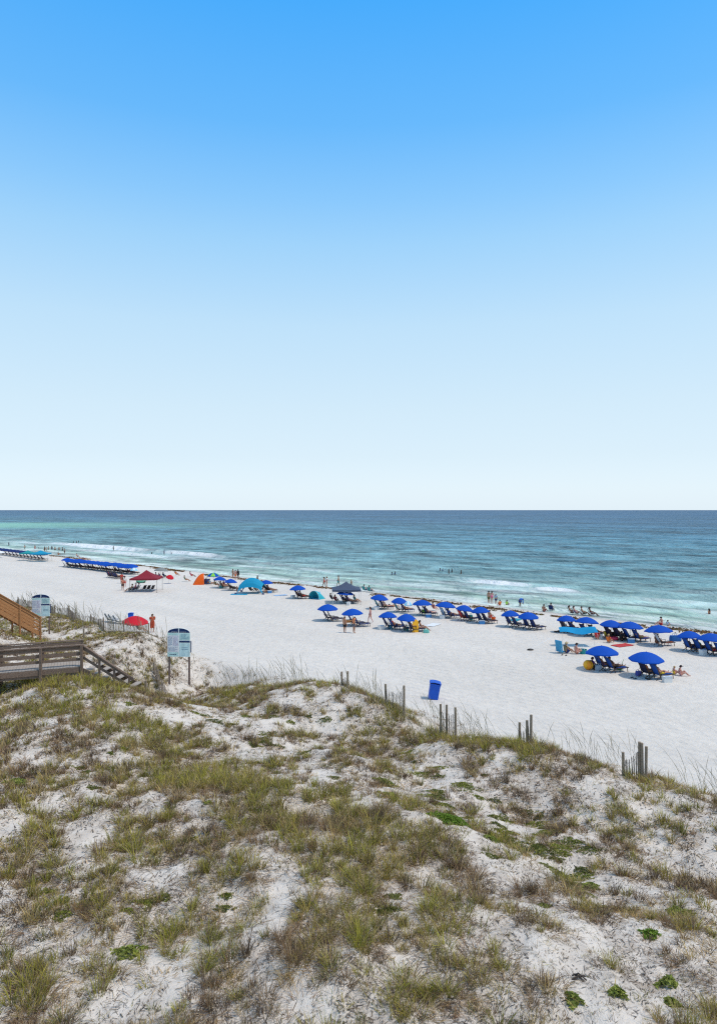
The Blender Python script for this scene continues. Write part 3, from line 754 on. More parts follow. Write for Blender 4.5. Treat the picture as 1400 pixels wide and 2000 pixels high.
BONES = [('pel', 'spi'), ('spi', 'che'), ('che', 'nec'), ('nec', 'hea'), ('hea', 'top'), ('che', 'shl'), ('shl', 'ell'), ('ell', 'wrl'), ('che', 'shr'), ('shr', 'elr'), ('elr', 'wrr'),
         ('pel', 'hil'), ('hil', 'knl'), ('knl', 'anl'), ('anl', 'tol'), ('pel', 'hir'), ('hir', 'knr'), ('knr', 'anr'), ('anr', 'tor')]
def pose(**kw):
    P = dict(pel=(0, 0, .93), spi=(0, 0, 1.12), che=(0, 0, 1.32), nec=(0, 0, 1.47), hea=(.02, 0, 1.60), top=(.01, 0, 1.68),
             shl=(0, .18, 1.40), ell=(-.02, .23, 1.12), wrl=(.05, .25, .88), shr=(0, -.18, 1.40), elr=(-.02, -.23, 1.12), wrr=(.05, -.25, .88),
             hil=(0, .09, .86), knl=(.02, .10, .48), anl=(0, .11, .08), tol=(.15, .13, .03), hir=(0, -.09, .86), knr=(.02, -.10, .48), anr=(0, -.11, .08), tor=(.15, -.13, .03))
    P.update(kw); return P
POSES = {
 'stand': pose(),
 'hips': pose(ell=(-.05, .36, 1.16), wrl=(.03, .17, 1.0), elr=(.02, -.26, 1.14), wrr=(.16, -.22, .95)),
 'walk': pose(knl=(.16, .10, .50), anl=(.20, .11, .09), tol=(.34, .12, .05), knr=(-.05, -.10, .48), anr=(-.28, -.10, .12), tor=(-.16, -.11, .03), ell=(-.12, .22, 1.13), wrl=(-.12, .24, .88), elr=(.10, -.22, 1.13), wrr=(.22, -.22, .92)),
 'phone': pose(ell=(.06, .22, 1.14), wrl=(.26, .12, 1.24), elr=(.04, -.24, 1.13), wrr=(.20, -.14, 1.18)),
 'bend': pose(pel=(-.12, 0, .88), spi=(.02, 0, 1.02), che=(.20, 0, 1.06), nec=(.34, 0, 1.04), hea=(.45, 0, .98), top=(.51, 0, .93), shl=(.26, .18, 1.03), ell=(.30, .20, .76), wrl=(.38, .17, .52), shr=(.26, -.18, 1.03), elr=(.30, -.20, .76), wrr=(.38, -.17, .50), hil=(-.10, .09, .82), hir=(-.10, -.09, .82)),
 'sit': pose(pel=(0, 0, .13), spi=(-.03, 0, .32), che=(-.02, 0, .52), nec=(.03, 0, .67), hea=(.07, 0, .80), top=(.07, 0, .88), shl=(0, .18, .60), ell=(.10, .24, .36), wrl=(.32, .20, .32), shr=(0, -.18, .60), elr=(.10, -.24, .36), wrr=(.32, -.20, .32),
             hil=(.06, .09, .12), knl=(.38, .13, .44), anl=(.62, .12, .08), tol=(.76, .13, .03), hir=(.06, -.09, .12), knr=(.40, -.13, .36), anr=(.72, -.12, .07), tor=(.84, -.13, .08)),
 'recline': pose(pel=(.10, 0, .43), spi=(-.02, 0, .58), che=(-.16, 0, .77), nec=(-.26, 0, .93), hea=(-.28, 0, 1.06), top=(-.29, 0, 1.14), shl=(-.20, .18, .86), ell=(-.08, .28, .66), wrl=(.16, .28, .64), shr=(-.20, -.18, .86), elr=(-.08, -.28, .66), wrr=(.16, -.28, .64),
             hil=(.16, .09, .42), knl=(.58, .12, .50), anl=(.98, .11, .40), tol=(1.04, .12, .52), hir=(.16, -.09, .42), knr=(.58, -.12, .46), anr=(1.0, -.11, .40), tor=(1.06, -.12, .52)),
 'lowsit': pose(pel=(.06, 0, .31), spi=(-.02, 0, .47), che=(-.10, 0, .66), nec=(-.14, 0, .82), hea=(-.12, 0, .95), top=(-.12, 0, 1.03), shl=(-.12, .18, .75), ell=(-.02, .28, .53), wrl=(.20, .26, .49), shr=(-.12, -.18, .75), elr=(-.02, -.28, .53), wrr=(.20, -.26, .49),
             hil=(.12, .09, .31), knl=(.50, .12, .40), anl=(.72, .11, .08), tol=(.86, .12, .04), hir=(.12, -.09, .31), knr=(.52, -.12, .36), anr=(.86, -.11, .07), tor=(.98, -.12, .06)),
 'lie': pose(pel=(0, 0, .13), spi=(-.20, 0, .15), che=(-.40, 0, .20), nec=(-.55, 0, .27), hea=(-.68, 0, .33), top=(-.75, 0, .36), shl=(-.48, .18, .22), ell=(-.56, .30, .06), wrl=(-.34, .30, .05), shr=(-.48, -.18, .22), elr=(-.56, -.30, .06), wrr=(-.34, -.30, .05),
             hil=(.08, .09, .12), knl=(.46, .12, .30), anl=(.80, .12, .07), tol=(.94, .12, .08), hir=(.08, -.09, .12), knr=(.50, -.12, .12), anr=(.92, -.12, .07), tor=(.97, -.13, .18)),
}
def hand_geo(wr, d, mb):
    """palm, four fingers and thumb from the wrist along d"""
    wr = Vector(wr); d = Vector(d).normalized(); side = d.cross(Vector((0, 1, 0)))
    side = side.normalized() if side.length > .1 else Vector((0, 0, 1)); nrm = d.cross(side)
    mb.box(wr + d * .05, (.10, .08, .030), Matrix((d, side, nrm)).transposed(), 1)
    for k, (o, L) in enumerate(((-.030, .070), (-.010, .082), (.010, .078), (.029, .060))):
        b = wr + d * .095 + side * o; m_ = b + d * L * .5 + nrm * .004; e = b + d * L * .9 + nrm * .024
        mb.tube([b, m_, e], [.009, .0085, .006], 5)
    b = wr + d * .035 - side * .038; mb.tube([b, b + d * .03 - side * .026, b + d * .062 - side * .030 + nrm * .012], [.011, .0095, .007], 5)

_PM = {}
def dist_seg(P, a, b):
    a = np.array(a); b = np.array(b); d = b - a; u = np.clip(((P - a) @ d) / (d @ d), 0, 1); return np.linalg.norm(P - (a + u[:, None] * d), axis=1), u
def body_meshes(pn):
    if pn in _PM: return _PM[pn]
    P = POSES[pn]; me = bpy.data.meshes.new('sk'); me.from_pydata([P[j] for j in J], [(J.index(a), J.index(b)) for a, b in BONES], [])
    o = bpy.data.objects.new('sk', me); COL.objects.link(o)
    sk = o.modifiers.new('s', 'SKIN'); sk.use_smooth_shade = True
    lay = me.skin_vertices[0] if me.skin_vertices else None
    if lay is None:
        me.attributes  # created with the modifier on evaluation
        bpy.context.view_layer.objects.active = o; bpy.ops.mesh.customdata_skin_add(); lay = me.skin_vertices[0]
    for i, j in enumerate(J):
        r = RAD[j]; lay.data[i].radius = (r, r * (.86 if j in ('pel', 'spi', 'che') else 1)); lay.data[i].use_root = (j == 'pel')
    ss = o.modifiers.new('u', 'SUBSURF'); ss.levels = 1; ss.render_levels = 1
    dg = bpy.context.evaluated_depsgraph_get(); ev = o.evaluated_get(dg); m2 = bpy.data.meshes.new_from_object(ev)
    V = np.empty(len(m2.vertices) * 3, np.float32); m2.vertices.foreach_get('co', V); V = V.reshape(-1, 3)
    Nr = np.empty_like(V.ravel()); m2.vertices.foreach_get('normal', Nr); Nr = Nr.reshape(-1, 3)
    fs = [tuple(p.vertices) for p in m2.polygons]
    bpy.data.objects.remove(o)
    mb = MB(); mb.add(V, fs); nbody = len(mb.f)
    for a, b in (('ell', 'wrl'), ('elr', 'wrr')):
        hand_geo(P[b], Vector(P[b]) - Vector(P[a]), mb)
    hd = Vector(P['hea']); up = (Vector(P['top']) - Vector(P['nec'])).normalized(); fw = Vector((1, 0, 0)); fw = (fw - up * fw.dot(up)).normalized() if abs(up.x) < .95 else Vector((0, 0, 1)); sd = up.cross(fw)
    Rm = Matrix((fw, sd, up)).transposed()
    mb.tube([hd + fw * .085 + up * .02, hd + fw * .118 - up * .015, hd + fw * .09 - up * .025], [.012, .017, .014], 5)      # nose
    for sg in (-1, 1): mb.tube([hd + sd * .088 * sg + up * .015, hd + sd * .104 * sg - up * .005, hd + sd * .09 * sg - up * .035], [.012, .018, .01], 5)      # ears
    nskin = len(mb.f)
    for sg in (-1, 1): mb.box(hd + fw * .093 + sd * .035 * sg + up * .018, (.012, .024, .012), Rm)
    mb.box(hd + fw * .094 - up * .048, (.012, .045, .010), Rm)          # mouth
    bm = mb.mesh('body', SKINS[0], True); bm.materials.append(EYE)
    bm.polygons.foreach_set('material_index', [0] * nskin + [1] * (len(mb.f) - nskin))
    # nearest bone per vertex
    best = np.full(len(V), 9.0); bi = np.zeros(len(V), int); bu = np.zeros(len(V))
    for k, (a, b) in enumerate(BONES):
        d, u = dist_seg(V, P[a], P[b]); d = d - .5 * (RAD[a] * (1 - u) + RAD[b] * u); m_ = d < best; best[m_] = d[m_]; bi[m_] = k; bu[m_] = u[m_]
    _PM[pn] = (bm, V, Nr, fs, bi, bu, P, (hd, fw, sd, up)); return _PM[pn]

_CL = {}
def cloth_mesh(pn, kind):
    if (pn, kind) in _CL: return _CL[(pn, kind)]
    bm, V, Nr, fs, bi, bu, P, (hd, fw, sd, up) = body_meshes(pn)
    def on(k, lo=0, hi=1):
        a = BONES.index(k); return (bi == a) & (bu >= lo) & (bu <= hi)
    if kind in ('hair', 'longhair', 'hat', 'cap'):
        mb = MB(); r = .112; pts = []
        n = 12; rings = []
        for i in range(6):
            ph = math.pi * .5 * (i / 5) * 1.15; rings.append((r * math.sin(ph) if i else .001, r * math.cos(ph)))
        vs = []
        for rr, zz in rings:
            for k in range(n):
                q = 2 * math.pi * k / n; f = math.cos(q); back = -.02
                zoff = zz - (0 if f > .3 else .03 * (rr / r) * (1 - f)); vs.append(hd + up * (.02 + zoff) + fw * (rr * math.cos(q) + back) + sd * rr * math.sin(q))
        f_ = [(i * n + k, i * n + (k + 1) % n, (i + 1) * n + (k + 1) % n, (i + 1) * n + k) for i in range(5) for k in range(n)]; f_.append(tuple(5 * n + k for k in range(n)))
        f_.append(tuple(range(n))[::-1]); mb.add(vs, f_)
        if kind == 'longhair': mb.tube([hd - fw * .07 + up * .02, hd - fw * .11 - up * .10, hd - fw * .10 - up * .26], [.075, .07, .03], 8)
        if kind == 'hat': mb.lathe([(.001, .0), (.20, -.01), (.21, -.02), (.001, -.03)][::-1], 16, hd + up * .07)
        if kind == 'cap': mb.box(hd + fw * .14 + up * .055, (.11, .12, .015))
        m = mb.mesh('hair' if 'hair' in kind else kind, HAIRS[0], True)
    else:
        legs = [('hil', 'knl'), ('hir', 'knr')]; shin = [('knl', 'anl'), ('knr', 'anr')]
        sel = np.zeros(len(V), bool); off = .016
        if kind in ('trunks', 'shorts'):
            for l in legs: sel |= on(l, 0, .68)
            sel |= on(('pel', 'hil')) | on(('pel', 'hir')) | on(('pel', 'spi'), 0, .35); off = .024
        if kind == 'briefs':
            for l in legs: sel |= on(l, 0, .12)
            sel |= on(('pel', 'hil')) | on(('pel', 'hir')) | on(('pel', 'spi'), 0, .15)
        if kind in ('swimsuit', 'dress', 'shirt', 'longsleeve'):
            sel |= on(('pel', 'spi')) | on(('spi', 'che')) | on(('che', 'nec'), 0, .35)
            if kind != 'swimsuit': sel |= on(('che', 'shl')) | on(('che', 'shr')) | on(('shl', 'ell'), 0, .55 if kind != 'longsleeve' else 1) | on(('shr', 'elr'), 0, .55 if kind != 'longsleeve' else 1); off = .022
            if kind == 'longsleeve': sel |= on(('ell', 'wrl')) | on(('elr', 'wrr'))
            if kind in ('swimsuit', 'dress'): sel |= on(('pel', 'hil')) | on(('pel', 'hir'))
            if kind == 'dress':
                for l in legs + shin: sel |= on(l, 0, 1 if l in legs else .3)
                off = .045
            if kind == 'swimsuit':
                for l in legs: sel |= on(l, 0, .1)
        if kind == 'top': sel |= on(('spi', 'che'), .45, 1) | on(('che', 'nec'), 0, .2)
        ff = [f for f in fs if all(sel[i] for i in f)]
        used = sorted({i for f in ff for i in f}); mp = {k: i for i, k in enumerate(used)}
        vo = [tuple(V[i] + Nr[i] * off) for i in used]; vi = [tuple(V[i] + Nr[i] * .002) for i in used]; n = len(used)
        faces = [tuple(mp[i] for i in f) for f in ff]; ec = {}
        for f in faces:
            for a, b in zip(f, f[1:] + f[:1]): ec[(a, b)] = 1
        rim = [(b, a, a + n, b + n) for (a, b) in ec if (b, a) not in ec]
        m = bpy.data.meshes.new(kind); m.from_pydata(vo + vi, [], faces + rim + [tuple(i + n for i in f[::-1]) for f in faces]); m.materials.append(NAVY)
        m.polygons.foreach_set('use_smooth', [True] * len(m.polygons)); m.update()
    _CL[(pn, kind)] = m; return m

_cm = {}
def cm(c):
    k = tuple(c)
    if k not in _cm: _cm[k] = mat('cloth_%d' % len(_cm), c, .85, .10, 12)
    return _cm[k]
BLK = (.015, .015, .02); WHT = (.72, .72, .70); RD = (.55, .03, .03); NV = (.02, .04, .16); BL = (.03, .15, .55); TL = (.02, .32, .34); PK = (.7, .16, .28); OR = (.75, .18, .03); GY = (.13, .14, .17); LM = (.45, .75, .10); YL = (.8, .55, .05); PU = (.14, .05, .22); OL = (.12, .13, .06)

def person(loc, rz, pn, label, clothes=(('trunks', NV),), skin=0, hair='hair', hc=0, s=1.0, group=None, z=0):
    bm = body_meshes(pn)[0]
    e = empty('person', (loc[0], loc[1], loc[2] + z), rz, 0, 0, s); tag(e, label, 'person', group)
    link('body', bm, e, SKINS[skin])
    hm = cloth_mesh(pn, hair); link('hair' if 'hair' in hair else hair, hm, e, HAIRS[hc] if 'hair' in hair else cm((WHT, NV, (.5, .38, .2), BLK)[hc]))
    for k, c in clothes: link({'top': 'bikini_top'}.get(k, k), cloth_mesh(pn, k), e, cm(c))
    return e

# ------------------------------------------------------------------ the umbrella sets
def off(p, n=0, t=0):
    x = p[0] + SHN.x * n + SHT.x * t; y = p[1] + SHN.y * n + SHT.y * t
    return (x, y, float(terr(x, y)))

rr = random.Random(3)
CHH = R(20)      # the lounges face along the light, a little off the sea
U = {}
def umb(px, yc, wpx, key, phrase, chairs=2, m=None, proto=None, dx=.0, cm_=None, grp='blue umbrellas of the two beach rows', label=None, tilt=0):
    p = hang(px, yc, 1.45)
    dia = wpx / (F / p[1]); s = dia / 2.3
    mats = {}
    if m: mats = {'canopy': m, 'valance': m, 'finial': m}
    spawn('beach_umbrella', proto or UMB, p, rr.uniform(0, .8), label or ('blue beach umbrella ' + phrase), 'umbrella', grp, mats, s, rx=rr.uniform(-.09, .09) + tilt, ry=rr.uniform(-.06, .10), sz=1.0 + (s - 1) * .3)
    U[key] = p
    names = {1: ['single'], 2: ['landward', 'seaward'], 3: ['first', 'second', 'third'], 4: ['first', 'second', 'third', 'fourth']}[chairs] if chairs else []
    for k in range(chairs):
        t = (k - (chairs - 1) / 2) * .82 + .32 + dx
        q = off(p, .05 + rr.uniform(-.1, .1), t)
        col = (cm_ or [NAVY])[k % len(cm_ or [NAVY])]
        lab = {1: 'blue lounge chair under the umbrella ', 2: ('far ', 'near ')[k % 2] + 'blue lounge chair under the umbrella ', 3: '', 4: ''}[chairs if chairs < 3 else 1]
        spawn('lounge_chair', CHAIR, q, CHH + rr.uniform(-.12, .12), (lab + phrase), 'chair', 'lounge chairs under the blue umbrellas', {'backrest': col, 'seat': col})
    return p
CB = mat('chair_blue', (.012, .07, .33), .8, .1, 5); CW = mat('chair_white', (.55, .60, .66), .8, .08, 5); CTE = mat('chair_teal', (.02, .25, .33), .8, .08, 5)
CD = mat('chair_towel_navy', (.02, .022, .06), .9, .2, 8); CS = mat('chair_stripe', (.30, .45, .65), .8, .3, 9); CRD = mat('towel_red', (.5, .05, .05), .9, .2, 9)

umb(640, 1187, 40, 'a', 'standing alone with two empty dark chairs', 2, cm_=[NAVY, NAVY])
umb(689, 1196, 42, 'b', 'over the orange table and two standing bathers', 2, cm_=[CB])
umb(757, 1201, 37, 'c', 'first of two overlapping over the yellow board', 2, cm_=[NAVY, CB])
umb(793, 1205, 38, 'd', 'second of two overlapping over the yellow board', 2, cm_=[CB, NAVY])
umb(739, 1167, 35, 'e', 'beyond the lone walking woman', 2, cm_=[CTE, NAVY])
umb(779, 1172, 31, 'f', 'overlapping the small striped parasol', 2, cm_=[CTE, CB])
umb(824, 1178, 38, 'g', 'with the green bag beneath its edge', 2, cm_=[NAVY, NAVY])
umb(868, 1182, 40, 'h', 'over the blue and white striped chair', 2, cm_=[CS, CB])
umb(904, 1187, 34, 'i', 'over the red towelled chair', 2, cm_=[CRD, NAVY])
umb(939, 1191, 36, 'j', 'beside the orange bucket', 2, cm_=[NAVY, CD])
umb(997, 1198, 36, 'k', 'first of the two over four empty chairs', 2, cm_=[NAVY])
umb(1031, 1202, 40, 'l', 'second of the two over four empty chairs', 2, cm_=[NAVY])
umb(1106, 1208, 38, 'm', 'just behind the narrow end of the teal sunshade', 2, cm_=[CD, NAVY])
umb(1144, 1213, 46, 'n', 'behind the middle of the teal sunshade', 2, cm_=[NAVY, CD])
umb(1192, 1218, 43, 'o', 'over the red swim ring', 2, cm_=[CD, CD])
umb(1229, 1222, 48, 'p', 'between the red swim ring and the white chair', 2, cm_=[CB, CB])
umb(1287, 1230, 52, 'q', 'over the single white chair', 0)
umb(1347, 1240, 46, 'r', 'first of the overlapping pair at the picture edge', 2, cm_=[CB, CB])
umb(1389, 1246, 54, 's', 'cut off by the picture edge', 2, cm_=[CB, CB])
umb(1176, 1272, 63, 't', 'beside the orange beach ball and green bucket', 2, cm_=[CB, CB])
umb(1261, 1284, 65, 'u', 'with black sandals on the sand in front', 2, dx=.1, cm_=[CD, CB])
umb(582, 1149, 32, 'v', 'between the arched shelter and the turquoise tent', 2)
umb(520, 1138, 28, 'w', 'just beyond the teal arched shelter', 2)
umb(450, 1135, 25, 'x', 'just before the teal arched shelter', 2)
umb(429, 1131, 26, 'y', 'second one past the orange tent', 2, cm_=[PALEB, NAVY])
umb(417, 1123, 26, 'z', 'behind the orange tent', 0, proto=UMB3, label='blue and lime green beach umbrella behind the orange tent')
umb(673, 1158, 33, 'aa', 'in front of the slate canopy tent', 2)
umb(797, 1175, 17, 'ab', 'small', 0, proto=UMB2, label='small pale blue and white striped parasol among blue ones', grp=None)
umb(263, 1211, 50, 'ac', 'red', 0, m=RED, label='big red beach umbrella just beyond the dune sand fence', grp=None)
umb(314, 1114, 27, 'ad', 'grey', 0, m=GREY, label='grey beach umbrella beyond the maroon canopy tent', grp=None)
umb(329, 1123, 15, 'ae', 'scarlet', 0, m=RED, label='small red umbrella tilted low beside the grey umbrella', grp=None, tilt=.5)
umb(262, 1111, 15, 'af', 'pale', 0, proto=UMB2, label='pale blue umbrella at the end of the long blue row', grp=None)
umb(1, 1079, 15, 'ag', 'white', 0, m=WHITE, label='white umbrella at the picture edge by the far navy row', grp=None)
# long far rows
N1 = 16; LONGP = []
ORD = 'first second third fourth fifth sixth seventh eighth ninth tenth eleventh twelfth thirteenth fourteenth fifteenth sixteenth'.split()
for k in range(N1):
    u = k / (N1 - 1); px = 131 + (258 - 131) * u; yc = 1094.5 + (1107.5 - 1094.5) * u
    p = hang(px, yc, 1.45); spawn('beach_umbrella', UMB, p, rr.uniform(0, 1), ORD[N1 - 1 - k] + ' blue umbrella from the maroon canopy in the long far row', 'umbrella', 'long far row of blue umbrellas', s=1.0 + .07 * rr.random(), rx=rr.uniform(-.1, .1), ry=rr.uniform(-.1, .1))
    for d in (-.42, .42):
        col = rr.choice([NAVY, CD, CTE, CB])
        spawn('lounge_chair', CHAIR, off(p, rr.uniform(-.2, .2), d), CHH + rr.uniform(-.15, .15), ('far' if d < 0 else 'near') + ' chair under the ' + ORD[N1 - 1 - k] + ' umbrella of the long row, counted from the maroon canopy', 'chair', 'chairs of the long far row', {'backrest': col, 'seat': col})
    if k % 3 != 1:
        LONGP.append((off(p, 0, .42), ORD[N1 - 1 - k], k))
for k in range(13):
    u = k / 12; px = 0 + 84 * u; yc = 1073.5 + (1083.5 - 1073.5) * u
    p = hang(px, yc, 1.45); spawn('beach_umbrella', UMB, p, rr.uniform(0, 1), ORD[k] + ' navy umbrella from the picture edge in the farthest row', 'umbrella', 'farthest row of navy umbrellas', {'canopy': NAVY, 'valance': NAVY, 'finial': NAVY})
    spawn('lounge_chair', CHAIR, off(p, 0, .1), SEA, 'dark lounge chair under the ' + ORD[k] + ' navy umbrella from the picture edge', 'chair', 'chairs of the farthest row')

# ------------------------------------------------------------------ canopy tents
def pyramid_tent(c, rz, wx, wy, eave, peak, m, label, sides=None):
    e = empty('canopy_tent', c, rz); tag(e, label, 'canopy tent')
    n = 8; g = []
    for i in range(n + 1):
        row = []
        for j in range(n + 1):
            x = -1 + 2 * i / n; y = -1 + 2 * j / n; d = max(abs(x), abs(y)); mn = min(abs(x), abs(y)) / max(d, 1e-6)
            row.append((x * wx / 2, y * wy / 2, eave + (peak - eave) * (1 - d) ** 1.25 - .05 * d * (1 - mn) * .0 - .10 * math.sin(d * math.pi)))
        g.append(row)
    rf = MB().sheet(g, .02).build('roof', m, e)
    vb = MB()
    for a, b in (((-1, -1), (1, -1)), ((1, -1), (1, 1)), ((1, 1), (-1, 1)), ((-1, 1), (-1, -1))):
        A = Vector((a[0] * wx / 2, a[1] * wy / 2, eave)); B = Vector((b[0] * wx / 2, b[1] * wy / 2, eave))
        vb.sheet([[A.lerp(B, k / 6) * 1.0 + Vector((0, 0, .0)) for k in range(7)], [A.lerp(B, k / 6) - Vector((0, 0, .20 + .05 * math.sin(k / 6 * math.pi))) for k in range(7)]], .012)
    vb.build('valance', m, rf)
    for sx in (-1, 1):
        for sy in (-1, 1):
            x, y = sx * (wx / 2 - .05), sy * (wy / 2 - .05); lg = MB().bar((x, y, -.25), (x, y, eave), .035).build('leg', ALU if m != MAROON else BLKP, e)
            MB().box((x, y, .02), (.12, .12, .03)).build('foot_plate', BLKP, lg)
    fr = MB()
    for a, b in (((-1, -1), (1, -1)), ((1, -1), (1, 1)), ((1, 1), (-1, 1)), ((-1, 1), (-1, -1))):
        A = Vector((a[0] * (wx / 2 - .05), a[1] * (wy / 2 - .05), 0)); B = Vector((b[0] * (wx / 2 - .05), b[1] * (wy / 2 - .05), 0))
        for k in range(4):
            P_ = A.lerp(B, k / 4); Q_ = A.lerp(B, (k + 1) / 4); z1 = eave - .08; z0 = eave - .42
            fr.bar(P_ + Vector((0, 0, z1 if k % 2 else z0)), Q_ + Vector((0, 0, z0 if k % 2 else z1)), .02)
    fr.build('truss', ALU, e); return e
p = ground(279, 1156); pyramid_tent(off(p, .6, 0), R(5), 3.9, 3.9, 2.0, 3.1, MAROON, 'maroon canopy tent on thin black legs over a family on the beach')
p = ground(663, 1180); pyramid_tent(off(p, 1.2, 0), R(4), 3.6, 3.6, 1.85, 2.75, SLATE, 'slate grey canopy tent behind a blue umbrella')
p = ground(49, 1097); pyramid_tent(off(p, 1.5, -2.2), R(10), 3.0, 3.0, 1.8, 2.4, mat('seagreen_canvas', (.02, .28, .30), .8, .06, 3), 'sea green canopy tent beside the brighter teal one, far off')
p = ground(67, 1098); pyramid_tent(off(p, 1.5, 0), R(10), 4.0, 3.2, 1.9, 2.6, TEAL, 'bright teal canopy tent near the far navy umbrellas')

# orange wedge tent, turquoise pop-up tent, teal arched shelter
def dome_shelter(name, c, rz, L, W, Hh, m, label, cat, m2=None, lean=.0):
    e = empty(name, c, rz); tag(e, label, cat); g = []
    for i in range(9):
        u = i / 8; row = []
        for j in range(11):
            q = math.pi * j / 10; k = (1 - .55 * u ** 2); row.append((-L / 2 + L * u, -W / 2 * math.cos(q) * (1 - .15 * u), max(.0, Hh * math.sin(q) ** .8 * (1 - u ** 2.2) + .01)))
        g.append(row)
    sh = MB().sheet(g, .015).build('shell', m, e)
    bk = MB(); row0 = [Vector(v) for v in g[0]]; 
    MB().tube(row0, .015, 5).build('front_hoop', ALU, e)
    MB().sheet([[(-L / 2, -W / 2, .015), (-L / 2, W / 2, .015)], [(L / 2, -W / 2 * .8, .015), (L / 2, W / 2 * .8, .015)]], .01).build('floor_sheet', m2 or m, e)
    if m2: MB().sheet([[(-L * .25 + .25 * L * 0, -W / 2 * .9, .05), (-L * .05, -W / 2 * .9, .05)], [(-L * .2, -W * .28, Hh * .93), (-L * .02, -W * .3, Hh * .86)]], .012).build('side_panel', m2, e)
    return e
dome_shelter('beach_tent', ground(388, 1142.5), SEA + 2.6, 1.7, 1.9, 1.75, ORANGE, 'bright orange wedge shaped beach tent near the water', 'tent')
dome_shelter('beach_tent', ground(620, 1170.5), SEA + .2, 1.7, 1.7, 1.15, mat('turquoise_canvas', (.03, .42, .52), .7, .05, 3), 'small turquoise pop-up beach tent beside the slate canopy', 'tent', PALEB)
def arch_shelter(c, rz):
    e = empty('arched_shelter', c, rz); tag(e, 'teal arched fabric shelter with draped legs on the sand', 'shelter'); g = []
    for i in range(9):
        x = -1.7 + 3.4 * i / 8; row = []
        for j in range(11):
            q = math.pi * (j / 10); y = -1.3 * math.cos(q); k = math.sin(q)
            row.append((x, y, 2.2 * (k ** .7) * (1 - .42 * abs(x / 1.7) ** 2.2) + .0))
        g.append(row)
    top = [[g[i][j] for j in range(1, 10)] for i in range(9)]
    r2 = [[Vector(v) + Vector((0, 0, .0)) for v in row] for row in top]
    ca = MB().sheet(r2, .015).build('canopy', TEAL, e)
    for sx in (-1, 1):
        for sy in (-1, 1):
            a = Vector(r2[0 if sx < 0 else -1][0 if sy < 0 else -1]); b = Vector((sx * 2.0, sy * 1.6, 0)); a2 = Vector(r2[1 if sx < 0 else -2][0 if sy < 0 else -1]); 
            MB().sheet([[a, a2], [a.lerp(b, .5) + Vector((0, 0, -.05)), a2.lerp(b, .6)], [b, b + Vector((-sx * .12, 0, 0))]], .012).build('leg_panel', TEAL, e)
            MB().lathe([(.16, -.02), (.17, .08), (.06, .2), (.01, .22)], 8, b).build('sand_bag', NAVY, e)
    MB().tube([(-1.7, -1.1, .0), (-1.7, -.9, 1.2), (-1.7, 0, 1.8), (-1.7, .9, 1.2), (-1.7, 1.1, 0)], .015, 5).build('pole', ALU, e)
    return e
arch_shelter(off(ground(486, 1160), 0.6, 0), SEA - .9)
sheetm = MB().sheet([[(x, y, .012 + .01 * math.sin(5 * x)) for y in (-.7, -.2, .3, .8)] for x in (-1.3, -.7, -.1, .5, 1.1)], .01)
o = sheetm.build('beach_blanket', TEAL); o.location = off(ground(472, 1161.5), -.3, 0); tag(o, 'teal beach blanket spread under the arched shelter', 'blanket')
# wind sunshade: a long billowing sheet held by poles and guy lines
e = empty('sunshade', ground(1128, 1263), -.12); tag(e, 'long teal wind sunshade billowing over two seated bathers', 'sunshade')
g = []
for i in range(17):
    u = i / 16; x = -1.6 + 3.25 * u; row = []
    for j in range(7):
        v = j / 6; row.append((x, -.35 + 1.25 * v * (1 - .5 * (1 - u) ** 2), 1.22 + .34 * v + .13 * math.sin(u * 7.2 + .8) * (1 - v * .4) - .10 * abs(u - .5)))
    g.append(row)
fab = MB().sheet(g, .012).build('fabric', mat('sunshade_cloth', (.005, .30, .58), .7, .12, 1.2, trans=.2), e)
for x in (-1.35, 1.35): MB().tube([(x, -.3, -.2), (x, -.25, 1.3)], .013, 6).build('pole', ALU, e)
pa = ground(1035, 1271); pc = Vector(ground(1128, 1263)); loc = Vector(pa) - pc; loc.rotate(Matrix.Rotation(.12, 3, 'Z'))
for dx_ in (0, .12): MB().tube([(-1.6, -.3 + dx_, 1.15), tuple(loc + Vector((0, dx_, .1)))], .007, 4).build('guy_line', WHITE, e)
for dx_ in (0, .6): MB().tube([(1.55, -.3, 1.2), (1.3 + dx_ * 1.2, -1.3, 0)], .006, 4).build('guy_line', WHITE, e)
sb = MB().lathe([(.02, -.02), (.20, .02), (.22, .07), (.12, .13), (.01, .15)], 10).build('sandbag', BLKP); sb.location = pa; sb.scale = (1.3, .7, 1); tag(sb, 'small black sandbag anchoring the sunshade guy line', 'sandbag')

# ------------------------------------------------------------------ people
def seat_of(key, k, n=2, dx=0.0): return off(U[key], .05, (k - (n - 1) / 2) * .82 + .32 + dx)
def in_chair(key, k, label, clothes, **kw):
    dx = .1 if key == 'u' else 0
    return person(seat_of(key, k, 2, dx), CHH + kw.pop('tw', 0), 'recline', label, clothes, group='people in the lounge chairs', **kw)
def at_px(px, py, *a, **kw): return person(ground(px, py), *a, **kw)

